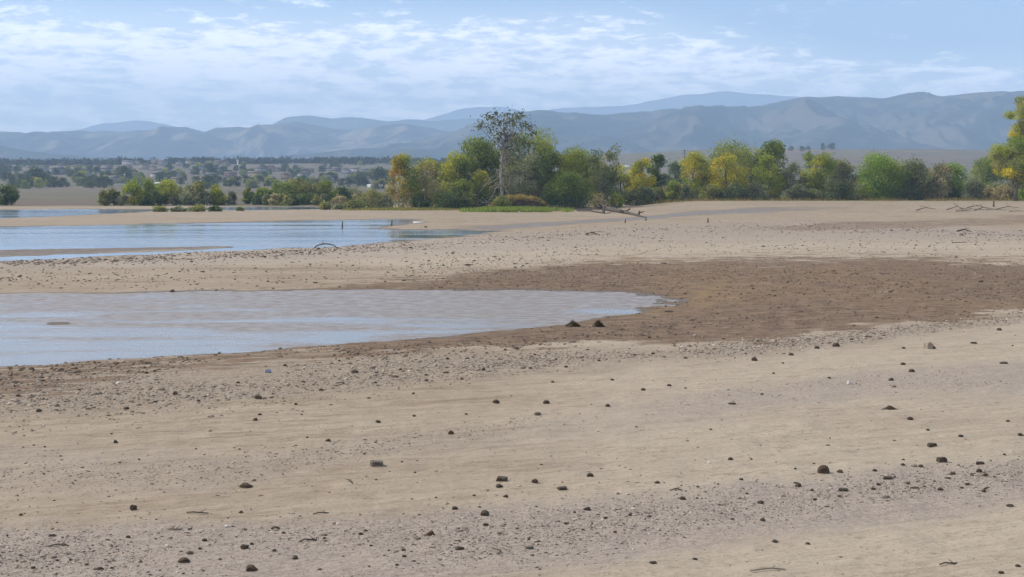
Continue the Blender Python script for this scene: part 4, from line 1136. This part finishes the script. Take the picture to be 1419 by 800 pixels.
def patch_px(u0, u1, d0, d1):
    def f(rg, n):
        D = rg.uniform(d0, d1, n * 2); u = rg.normal(0, 1, n * 2) * .36; u = u[np.abs(u) < 1][:n]; D = D[:len(u)]
        px = (u0 + u1) / 2 + u * (u1 - u0) / 2 * 1.25
        q = fbm(px * .08, D * .15, 3, 4); k = q > .36
        return ((px - 709.5) / F * D)[k], D[k]
    return f


GREENG = [(.18, .26, .055), (.22, .28, .07), (.25, .28, .075), (.14, .2, .05)]
DRYG = [(.27, .215, .085), (.22, .185, .075), (.19, .175, .06), (.30, .22, .10)]
tag(grass_patch('grass', patch_px(652, 780, 270, 298), 17000, .75, GREENG, 1, .07), kind='stuff')
tag(grass_patch('dry_grass', patch_px(480, 640, 287, 300), 5000, .5, DRYG + GREENG[:2], 2, .06), kind='stuff')


def bank_patch(rg, n):
    px = rg.uniform(880, 1460, n); D = rg.uniform(318, 350, n)
    q = fbm(px * .03, D * .08, 3, 24); k = q > .40
    return ((px - 709.5) / F * D)[k], D[k]


tag(grass_patch('bank_grass', bank_patch, 15000, .7, DRYG + DRYG + [(.16, .15, .08), (.13, .13, .05)], 3, .06), kind='stuff')

# earth mound with an undercut dark face and a mane of dry grass
D = 296.5; xc, yc, zc = at(722, D); k = D / F
nx, ny = 70, 22
Xm = np.linspace(-6.4, 5.8, nx); s = np.linspace(0, 1, ny)
rg = np.random.default_rng(2)
prof_y = np.array([-1.6, -1.25, -1.05, -1.15, -1.35, -1.25, -.6, .8, 2.2, 3.2]); prof_z = np.array([-.3, .15, .6, 1.05, 1.35, 1.62, 1.85, 1.9, 1.4, -.3]) * np.array([1, 1, 1.25, 1.3, 1.35, 1.4, 1.4, 1.4, 1.3, 1])
st = np.linspace(0, 1, 10)
V = []
for i, xx in enumerate(Xm):
    e = math.sin(np.clip((xx + 6.4) / 12.2, 0, 1) * math.pi) ** .45
    nz = fbm(np.array([xx * .7]), np.array([1.0]), 3, 6)[0]
    for j in range(ny):
        yy = np.interp(s[j], st, prof_y) * (.55 + .45 * e) + (fbm(np.array([xx * 1.6]), np.array([s[j] * 7]), 3, 8)[0] - .5) * .5
        zz = np.interp(s[j], st, prof_z); zz = zz * e * (.82 + .36 * nz) if zz > 0 else zz
        V.append((xx, yy, zz))
b = (np.arange((nx - 1) * ny).reshape(nx - 1, ny)[:, :-1]).ravel()
bank = empty('earth_bank', (xc, yc, zc)); tag(bank, 'low earth mound with undercut dark face and dry grass on top, under the bare trunk', 'mound')
mesh_np('soil', np.array(V), np.stack([b, b + ny, b + ny + 1, b + 1], 1), simple_mat('dark_earth', (.085, .058, .040), (.05, .036, .026), 2, .95, .05, c3=(.14, .1, .07), s3=5), bank, smooth=True)
VV = np.array(V).reshape(nx, ny, 3)
n = 5200; i = rg.integers(0, nx, n); j = rg.integers(int(ny * .46), ny - 2, n)
p = VV[i, j] + rg.normal(0, .12, (n, 3)) * [1, 1, .2]
gm = blades('grass_tuft', p[:, 0], p[:, 1], p[:, 2], .55, [(.40, .31, .12), (.34, .27, .10), (.42, .30, .14), (.28, .26, .08)], rg, .07, parent=bank); gm['kind'] = 'stuff'
tree('bank_bush', 'rounded yellow olive bush at the left end of the grassy mound', 'bush', 694, 294, 272, 24, 'olive', 'dome', seed=701, trunk=False, nleaf=1100, nclump=18, leaf=.26, base=0, pal2='yelgreen')

# ------------------------------------------------------------------ stones
def rock_mesh(seed, kind='clod'):
    import bmesh
    rg = np.random.default_rng(seed); bm = bmesh.new()
    bmesh.ops.create_icosphere(bm, subdivisions=3, radius=1)
    V = np.array([v.co[:] for v in bm.verts])
    nrm = rg.normal(0, 1, (11 if kind != 'round' else 5, 3)); nrm /= np.linalg.norm(nrm, axis=1)[:, None]
    if kind == 'block': nrm = np.concatenate([np.eye(3), -np.eye(3)]) + rg.normal(0, .06, (6, 3)); nrm /= np.linalg.norm(nrm, axis=1)[:, None]
    off = rg.uniform(.62, .9, len(nrm)) if kind != 'block' else np.full(6, .66) + rg.uniform(-.06, .06, 6)
    if kind == 'round': off = rg.uniform(.86, .98, len(nrm))
    for n_, o_ in zip(nrm, off):
        dd = V @ n_ - o_; V = V - np.clip(dd, 0, None)[:, None] * n_
    f = 2.2
    nz = fbm(V[:, 0] * f + seed, V[:, 1] * f + V[:, 2] * 1.7, 4, seed) - .5
    V = V * (1 + nz[:, None] * (.30 if kind != 'round' else .12))
    V = V / np.abs(V).max(0)
    V[:, 2] = np.where(V[:, 2] < -.55, -.55 + (V[:, 2] + .55) * .2, V[:, 2])
    for v, c_ in zip(bm.verts, V): v.co = c_
    me = bpy.data.meshes.new('rock'); bm.to_mesh(me); bm.free()
    a = me.attributes.new('tint', 'FLOAT_COLOR', 'POINT'); t = np.ones((len(V), 4), np.float32)
    return me


STONE = {}
for nm, a, b_ in (('dark', (.098, .076, .055), (.05, .039, .029)), ('brown', (.105, .072, .048), (.055, .037, .025)), ('red', (.12, .062, .040), (.06, .033, .022)), ('grey', (.17, .14, .115), (.085, .07, .056)), ('pale', (.38, .325, .26), (.23, .19, .15)), ('white', (.72, .69, .64), (.55, .52, .48)), ('blue', (.20, .24, .31), (.13, .16, .21))):
    STONE[nm] = simple_mat(nm + '_stone', a, b_, 1.4, .95, .04, c3=b_, s3=5)
RM = {}
for kind, n in (('clod', 8), ('block', 3), ('round', 2)):
    RM[kind] = [rock_mesh(900 + i * 13 + len(kind), kind) for i in range(n)]
RV = {}


def rock(px, py, wpx, hpx, shade='dark', kind='clod', label=None, group=None, name='rock', cat='rock', rot=None):
    rg = np.random.default_rng(int(px * 31 + py * 7))
    k = int(rg.integers(0, len(RM[kind])))
    key = (kind, k, shade)
    if key not in RV:
        me = RM[kind][k].copy(); me.materials.append(STONE[shade]); RV[key] = me
    x, y, z = hit(px, py + hpx * .42)
    rx = wpx * y / F / 2; rz = hpx * y / F / 1.5
    o = bpy.data.objects.new(name, RV[key]); col.objects.link(o)
    o.scale = (rx, rx * rg.uniform(.7, 1.0), rz); o.location = (x, y, z + rz * .30)
    o.rotation_euler = (rg.normal(0, .06), rg.normal(0, .06), rg.uniform(-.35, .35) + (math.pi if rg.random() < .5 else 0) if rot is None else rot)
    tag(o, label, cat, group)
    return o


big = [
    (1141, 650, 17, 13, 'brown', 'round', 'rounded brown boulder alone on the sand, largest stone at lower right'),
    (1304.7, 637.5, 15, 8, 'dark', 'block', 'dark brick shaped block right of the rounded brown boulder'),
    (1291.5, 616.5, 12, 6, 'dark', 'block', 'smaller dark block up from the brick shaped one'),
    (1358, 641.5, 11, 4.5, 'dark', 'block', 'flat dark stone above a lump at the gravel, right of the brick shaped block'),
    (1357, 652.5, 9, 6, 'dark', 'clod', 'dark lump just below the flat dark stone near the right edge'),
    (1366, 658, 8, 6, 'dark', 'clod', 'pointed dark stone touching the lump near the right edge'),
    (1230, 662, 13, 4, 'dark', 'block', 'flat dark slab stone on the edge of the right gravel'),
    (1168.7, 678.7, 13, 4, 'dark', 'block', 'low flat dark stone on the gravel below the rounded boulder'),
    (1106, 672.5, 10, 6, 'dark', 'clod', 'dark stone below and left of the rounded brown boulder'),
    (1164, 653, 10, 4.5, 'brown', 'clod', 'small brown stone just right of the rounded boulder'),
    (1268, 676, 14, 3, 'dark', 'clod', 'long thin dark stone in the right gravel'),
    (1228, 689, 13, 4, 'grey', 'clod', 'low grey stone in the right gravel under the flat slab'),
    (1400, 700, 12, 4, 'dark', 'clod', 'low dark stone at the lower right edge of the gravel'),
    (522, 642.5, 18, 8, 'grey', 'block', 'grey brown squared stone alone on the sand at left of centre'),
    (341, 673, 20, 7, 'brown', 'clod', 'flat brown clod beside a patch of red soil'),
    (185, 702.5, 11, 9, 'dark', 'clod', 'dark tilted stone alone on the sand at lower left'),
    (339, 757, 13, 8, 'dark', 'clod', 'dark rounded lump on the gravel at lower left'),
    (255, 776.5, 18, 7, 'dark', 'clod', 'dark oval clod on the gravel near the bottom left'),
    (348, 787, 18, 9, 'brown', 'clod', 'jagged brown clod at the bottom edge, left of centre'),
    (139, 788, 12, 4.5, 'dark', 'clod', 'flat dark stone in the bottom left gravel'),
    (381.6, 732, 13, 5, 'dark', 'clod', 'slanting dark stone above the rounded lump at lower left'),
    (72, 742, 11, 4, 'dark', 'clod', 'low dark stone with curled shape at far lower left'),
    (625, 599.5, 9, 6, 'brown', 'clod', 'pointed brown stone alone on the middle sand'),
    (745, 572.8, 10, 5, 'grey', 'clod', 'grey brown stone below a pair of stones on the middle sand'),
    (687.5, 556.6, 10, 6, 'brown', 'clod', 'left stone of the pair on the middle sand'),
    (757, 557, 10, 5, 'brown', 'clod', 'right stone of the pair on the middle sand'),
    (695.6, 663.5, 15, 6, 'dark', 'block', 'dark squared stone directly above a smaller dark stone, lower centre'),
    (692, 673, 11, 5.5, 'dark', 'clod', 'dark stone directly under the squared stone, lower centre'),
    (741.6, 666.5, 11, 7, 'brown', 'clod', 'wedge shaped brown stone right of the squared stone, lower centre'),
    (818, 658.5, 10, 6, 'dark', 'clod', 'rounded dark stone, uppermost right of the lower centre group'),
    (779, 677, 14, 4, 'dark', 'block', 'flat dark stone, lowest right of the lower centre group'),
    (911, 668.6, 9, 4, 'dark', 'clod', 'small flat dark stone alone right of the lower centre group'),
    (630, 704, 10, 6, 'dark', 'clod', 'cone shaped dark stone on the edge of the centre gravel'),
    (672, 711, 13, 9, 'dark', 'clod', 'ragged dark lump on the edge of the centre gravel'),
    (814, 705, 11, 5.5, 'dark', 'clod', 'dark stone on the upper edge of the centre gravel'),
    (597, 739, 12, 8, 'red', 'clod', 'reddish brown rounded stone in the lower centre gravel'),
    (637, 759.5, 14, 5.5, 'dark', 'clod', 'wide low dark stone in the lower centre gravel'),
    (734, 759, 12, 5, 'grey', 'clod', 'grey low stone in the centre gravel at the bottom'),
    (905, 779.5, 12, 4, 'dark', 'clod', 'dark flat stone near the bottom right of centre'),
    (946, 691, 10, 5, 'dark', 'clod', 'dark stone beside the small stick right of centre'),
    (1158.6, 478, 11, 6, 'dark', 'clod', 'dark stone on the cobble strip left of the pale boulder'),
    (1045, 497.7, 9, 6, 'brown', 'clod', 'rounded brown stone below the cobble strip at right of centre'),
    (1096.6, 491, 8, 5, 'brown', 'clod', 'small brown stone on the lower edge of the cobble strip'),
    (1023, 483.5, 17, 4, 'pale', 'clod', 'pale flat stone lying in the cobble strip'),
    (1263.4, 513.6, 9, 5, 'brown', 'clod', 'brown stone on the sand below the pale boulder'),
    (1251, 504, 7, 4, 'dark', 'clod', 'tiny dark stone just above the brown one below the pale boulder'),
    (239, 403, 8, 4, 'dark', 'clod', 'dark stone on the far shore line of the pond'),
    (243, 545, 8, 6, 'dark', 'clod', 'dark pointed stone in the cobbles left of centre'),
    (357.6, 550, 11, 6, 'brown', 'clod', 'brown stone pair lump in the cobbles right of the dark pointed stone'),
    (54, 569, 9, 5, 'dark', 'clod', 'dark stone in the cobbles at the left edge'),
    (175, 565.5, 9, 4, 'dark', 'clod', 'flat dark stone in the left cobbles'),
    (371.5, 514, 10, 6, 'blue', 'clod', 'bluish stone standing out in the brown mud below the pond'),
    (492, 514.6, 11, 5, 'dark', 'clod', 'dark low stone in the brown mud under the pond shore'),
    (670, 512, 5, 5, 'dark', 'clod', 'dark small stone upright in the pebbles below the pond'),
    (160, 612, 7, 5, 'dark', 'clod', 'small round dark stone alone on the upper left sand'),
    (962.7, 775, 8, 3, 'dark', 'clod', 'small dark stone near the bottom, right of centre'),
    (1073.6, 750.5, 9, 4, 'dark', 'clod', 'small dark stone below the right gravel, above the long bottom stick'),
    (1410.6, 784.6, 8, 4, 'dark', 'clod', 'dark stone at the bottom right corner'),
    (1387, 793.8, 9, 4, 'brown', 'clod', 'brown stone at the bottom edge near the right corner'),
    (279, 735.6, 6, 4, 'white', 'clod', 'left of two white pebbles at lower left'),
    (314, 729.8, 7, 4, 'white', 'clod', 'right of two white pebbles at lower left'),
    (983, 641, 6, 3, 'white', 'clod', 'white pebble on the sand right of centre'),
    (1176, 530, 6, 5, 'white', 'clod', 'white pebble standing on the upper right sand'),
    (1384.5, 456.5, 8, 4, 'dark', 'clod', 'dark stone on the mud edge at far right'),
    (1391, 503, 12, 3, 'dark', 'clod', 'low dark stone on the upper sand at far right'),
    (1349, 475, 10, 3, 'dark', 'clod', 'flat dark stone right of the pale boulder'),
    (1015, 559, 12, 3, 'dark', 'clod', 'thin dark stone alone on the sand right of the middle'),
    (590, 314.5, 5, 2.5, 'dark', 'clod', 'dark stone at the water edge below the pale slab'),
]
for px, py, w_, h_, sh, kd, lb in big:
    rock(px, py, w_, h_, sh, kd, lb)
o = rock(1287, 478, 15, 12, 'pale', 'clod', 'pale pointed boulder, tallest stone on the upper right sand')
rock(1284, 481.5, 6, 4, 'dark', 'clod', 'dark stone leaning on the left of the pale pointed boulder')
rock(1293, 482, 7, 4, 'dark', 'clod', 'dark stone tucked against the right of the pale pointed boulder')

small = {
    'small dark stone scattered on the sand of the left half': [(29, 714, 6), (154.6, 601, 4), (360, 574, 6), (354, 581, 8), (418, 574.5, 4), (425.6, 606, 4), (455, 610, 8), (334, 710, 7), (574, 576, 6), (524, 584, 8), (646, 574, 5), (573, 545, 5), (47, 617, 4), (62, 619, 4), (84, 632, 4), (193, 637, 4), (166, 641, 4), (61, 657, 4), (104, 666, 3), (75, 694, 4), (341, 633, 3), (505, 629, 5), (557, 640, 4), (575, 655, 4), (701, 688, 8), (657, 687, 5), (676, 680, 4), (604, 690, 4), (177.6, 744, 7)],
    'small dark stone scattered on the sand of the right half': [(891.5, 540, 7), (927, 533.6, 7), (848, 526, 6), (766, 529, 6), (784.6, 508, 6), (842, 562, 8), (882, 592, 4), (1285.7, 596, 5), (1331, 603.6, 8), (1396.7, 583, 6), (1414, 602.6, 9), (1012, 636, 8), (1027, 664.5, 7), (1102, 650, 5), (1128, 643, 4), (1212, 652, 7), (1276, 646, 8), (1252, 637, 5), (1251, 644, 7), (1392, 630, 5), (1261, 579.6, 9), (1234.7, 526, 8), (1055.7, 546.4, 5), (1252, 482, 6), (1149, 524, 5), (1403, 479, 4), (880, 491.6, 5), (1085, 503, 4), (1072, 517, 5), (950, 538, 4), (985, 595, 4), (1150, 607, 3), (1041, 637, 4), (967, 675, 5), (995, 671, 4)],
    'small dark stone lying in the grey gravel': [(277, 760.5, 6), (393, 738.6, 6), (451, 741.6, 5), (560, 771, 7), (559, 762, 7), (500, 740, 8), (507, 735, 6), (673, 727, 9), (900, 715.6, 7), (784, 726, 6), (872.6, 714, 6), (839, 717.6, 7), (1054, 696, 10), (1129, 692, 7), (1086, 687, 6), (1217, 671, 7), (1210, 678, 7), (1302.7, 678, 9), (1363, 680.8, 7), (1346.6, 657, 5), (1057, 720.7, 9), (1320, 656, 9), (1240, 661, 5), (1125, 679, 7), (1035, 684, 5), (733, 747, 5), (852, 737, 6), (796, 710, 5), (514, 756, 5), (550, 783, 6), (98, 776, 6), (120, 782, 6), (46, 787, 8), (79, 777, 5), (155, 787, 6), (283.5, 748, 8), (349, 754, 7), (409, 773, 10), (380, 763, 7), (254, 795, 5), (1340, 671, 7), (1365, 678, 5), (1333, 676, 6), (1295, 667, 4), (1258, 670, 6)],
    'small dark stone among the cobbles below the pond': [(25, 548, 7), (395, 506, 6), (203, 517, 6), (215, 557, 7), (131, 502, 5), (304, 489, 5), (60, 527, 6), (110, 540, 5), (275, 555, 6), (445, 540, 7), (410, 560, 6), (520, 530, 5), (590, 520, 5), (555, 512, 6), (640, 525, 6), (735, 510, 6), (770, 498, 6), (830, 500, 5), (905, 490, 6), (950, 496, 6), (700, 485, 5), (620, 497, 6), (470, 500, 5), (1132, 481.5, 8), (1180, 470, 6), (1225, 465, 6), (330, 530, 6), (20, 535, 5)],
}
for lb, L in small.items():
    for px, py, w_ in L: rock(px, py, w_, w_ * .52, 'dark' if (int(px) % 3) else 'brown', 'clod', lb, lb.replace('small dark stone', 'small dark stones'))

# sticks
for px, py, L, ang, lb in [(274, 712, 32, .02, 'thin dark stick on the sand below the tilted stone'), (445, 713, 23, -.05, 'thin stick alone on the sand left of the centre gravel'), (242, 734, 22, .0, 'pale thin stick left of the white pebbles'), (427, 749.5, 28, -.12, 'slanting stick on the gravel right of the rounded lump'),
                           (81, 758, 28, -.03, 'long thin stick at far lower left'), (937, 681, 18, .0, 'short dark stick on the sand right of centre'), (692, 766, 26, -.25, 'slanting dark stick in the centre gravel'), (1314, 783, 30, -.06, 'dark stick lying near the bottom right'), (1064, 791.5, 52, -.02, 'long pale curved stick at the bottom right of centre'), (487, 668, 22, -.3, 'thin twig on the sand under the squared stone')]:
    x, y, z = hit(px, py); l = L * y / F / 2
    o = empty('stick', (x, y, z)); tag(o, lb, 'stick'); rg = np.random.default_rng(int(px)); o.rotation_euler.z = -ang * 6
    q = [(-l, 0, .012), (-l * .35, rg.normal(0, .05), .03), (l * .3, rg.normal(0, .05), .025), (l, 0, .01)]
    Tubes().tube(q, [.010, .014, .008], 5).build('shaft', M['palewood'] if 'pale' in lb else M['drift'], o)
    Tubes().tube([q[2], (l * .55, .12, .05)], [.009, .004], 5).build('twig', M['palewood'] if 'pale' in lb else M['drift'], o)


# tussocks of dead weed
def tussock(px, py, wpx, hpx, label, seed, tint=((.075, .058, .036), (.05, .04, .026), (.11, .085, .05)), n=420):
    x, y, z = hit(px, py); r = wpx * y / F / 2; h = hpx * y / F
    o = empty('weed_tussock', (x, y, z)); tag(o, label, 'tussock'); rg = np.random.default_rng(seed)
    nr_, na = 14, 26; V = []
    for a in range(nr_):
        q = a / (nr_ - 1)
        for b in range(na):
            t = b / na * 6.2832; lob = 1 + .25 * math.sin(t * 2 + seed) + .12 * math.sin(t * 5 + seed * 2)
            zz = h * .62 * (1 - q) ** 1.25 + (fbm(np.array([math.cos(t) * q * 4 + seed]), np.array([math.sin(t) * q * 4]), 3, seed)[0] - .5) * h * .30 * (1 - q)
            V.append((math.cos(t) * q * r * lob, math.sin(t) * q * r * .7 * lob, zz - .02 * q))
    bq = np.array([(a * na + b, (a + 1) * na + b, (a + 1) * na + (b + 1) % na, a * na + (b + 1) % na) for a in range(nr_ - 1) for b in range(na)])
    mesh_np('root_clump', V, bq, STONE['dark'], o, smooth=True)
    th = rg.uniform(0, 6.28, n); q = np.sqrt(rg.uniform(0, 1, n)) * r * .8
    bx = blades('stalk', np.cos(th) * q, np.sin(th) * q * .7, h * .45 * np.clip(1 - q / r, 0, 1) ** 1.25, h * .42 * (1.25 - q / r), tint, rg, .012 * h / .3 + .008, parent=o)
    bx['kind'] = 'stuff'


tussock(794, 453, 26, 12, 'left of two dark weed tussocks at the pond edge, the lower and wider one', 31)
tussock(829, 453, 20, 13, 'right of two dark weed tussocks at the pond edge, with pointed stalks', 32)
tussock(1233, 567, 24, 8, 'dark brown clump of dead weed alone on the right sand', 33, ((.12, .085, .055), (.08, .055, .035), (.15, .11, .07)))
o = rock(81, 464.5, 34, 1.2, 'grey', 'clod', 'long low mud lump breaking the surface of the pond at left', name='mud_lump', cat='mud lump')
o.location.z = .012; rock(927, 431.5, 13, 2.6, 'dark', 'clod', 'dark flat stone at the right tip of the pond')

# ------------------------------------------------------------------ gravel: nobody could count it
base_v = None


def gravel(name, n, fx, size, cols, seed):
    import bmesh
    rg = np.random.default_rng(seed)
    bm = bmesh.new(); bmesh.ops.create_icosphere(bm, subdivisions=1, radius=1)
    V0 = np.array([v.co[:] for v in bm.verts]); F0 = np.array([[v.index for v in f.verts] for f in bm.faces]); bm.free()
    X, Y, sz = fx(rg, n); n = len(X); Z = terrain(X, Y)
    k = Z > .006; X, Y, Z, sz = X[k], Y[k], Z[k], sz[k]; n = len(X)
    s = size * sz
    th = rg.uniform(0, 6.28, n); c, s_ = np.cos(th), np.sin(th)
    Vp = V0[None] * (1 + rg.normal(0, .16, (n, len(V0), 1)))
    Vp = Vp * np.stack([s * rg.uniform(.8, 1.6, n), s * rg.uniform(.7, 1.1, n), s * rg.uniform(.35, .75, n)], 1)[:, None, :]
    Vr = np.stack([Vp[..., 0] * c[:, None] - Vp[..., 1] * s_[:, None], Vp[..., 0] * s_[:, None] + Vp[..., 1] * c[:, None], Vp[..., 2]], -1)
    Vr += np.stack([X, Y, Z + s * .12], 1)[:, None, :]
    Fq = (F0[None] + (np.arange(n) * len(V0))[:, None, None]).reshape(-1, 3)
    cc = np.array(cols)[rg.integers(0, len(cols), n)] * rg.uniform(.75, 1.25, (n, 1))
    o = mesh_np(name, Vr.reshape(-1, 3), Fq, M['stone'], None, np.repeat(cc, len(V0), 0))
    return tag(o, kind='stuff')


def zone(hi, lo, u0=-80, u1=1500, soft=8, bias=0.0):
    """stones scattered between two soil lines, thinning out at the edges"""
    def f(rg, n):
        u = rg.uniform(u0, u1, n)
        hi_ = np.interp(u, *zip(*hi)); lo_ = np.interp(u, *zip(*lo))
        t = rg.normal(.5, .3, n); v = hi_ + (lo_ - hi_) * t
        d = np.array([ray(a, b) for a, b in zip(u, v)])
        tt = CAMZ / -d[:, 2]
        X, Y = d[:, 0] * tt, d[:, 1] * tt
        k = (rg.random(n) < sst(.30 + bias, .62 + bias, fbm(X * .25, Y * .25, 4, 33))) & (tt > 0)
        sz = np.exp(rg.normal(-.15, .45, n))
        return X[k], Y[k], sz[k]
    return f


PALE = [(.36, .31, .25), (.31, .26, .21), (.27, .225, .178), (.21, .17, .132), (.13, .103, .08), (.38, .335, .28)]
DARK = [(.10, .078, .06), (.14, .11, .085), (.075, .058, .045), (.2, .16, .125)]
g1h = [(0, 745), (300, 742), (480, 738), (600, 722), (760, 706), (950, 692), (1150, 672), (1300, 652), (1419, 644)]
g1l = [(0, 820), (480, 815), (760, 790), (950, 755), (1150, 718), (1300, 700), (1419, 690)]
gravel('gravel', 17000, zone(g1h, g1l), .0115, PALE, 1)
gravel('gravel', 1000, zone(g1h, g1l), .0165, DARK, 2)
gravel('gravel', 1200, zone([(0, 575), (1419, 480)], [(0, 800), (1419, 800)], bias=-.2), .015, DARK + PALE, 3)
gravel('gravel', 5500, zone([(0, 640), (300, 640), (600, 600), (900, 560), (1050, 536), (1250, 520), (1419, 511)], [(0, 690), (300, 690), (600, 625), (900, 590), (1050, 570), (1250, 552), (1419, 545)]), .0125, PALE + DARK[:2], 4)
gravel('cobbles', 12000, zone([(0, 518), (200, 515), (480, 500), (700, 496), (900, 484), (1050, 476), (1200, 460), (1419, 434)], [(0, 597), (300, 572), (480, 555), (700, 522), (900, 506), (1000, 501), (1200, 479), (1419, 450)], bias=-.05), .0255, PALE + PALE + [(.12, .09, .065), (.2, .155, .115), (.26, .205, .155)], 5)
gravel('cobbles', 3500, zone([(0, 510), (480, 482), (700, 470), (950, 440), (1419, 380)], [(0, 540), (480, 505), (700, 498), (950, 470), (1419, 440)], bias=-.1), .032, DARK + [(.17, .125, .09)], 6)
gravel('cobbles', 6500, zone([(0, 363), (170, 357), (330, 350), (480, 343), (640, 330), (900, 313), (1100, 308), (1419, 322)], [(0, 374), (170, 368), (330, 362), (480, 356), (640, 344), (900, 330), (1100, 322), (1419, 334)], bias=-.04), .062, DARK + [(.2, .16, .125), (.26, .21, .16), (.3, .25, .2)], 7)
gravel('cobbles', 2500, zone([(0, 372), (480, 352), (900, 330), (1419, 325)], [(0, 405), (480, 398), (900, 355), (1419, 350)], bias=-.15), .05, DARK, 8)
gravel('cobbles', 9000, zone([(900, 355), (1419, 350)], [(900, 420), (1419, 425)], u0=560, bias=-.12), .036, DARK + [(.25, .18, .12), (.15, .1, .065), (.12, .08, .05)], 9)
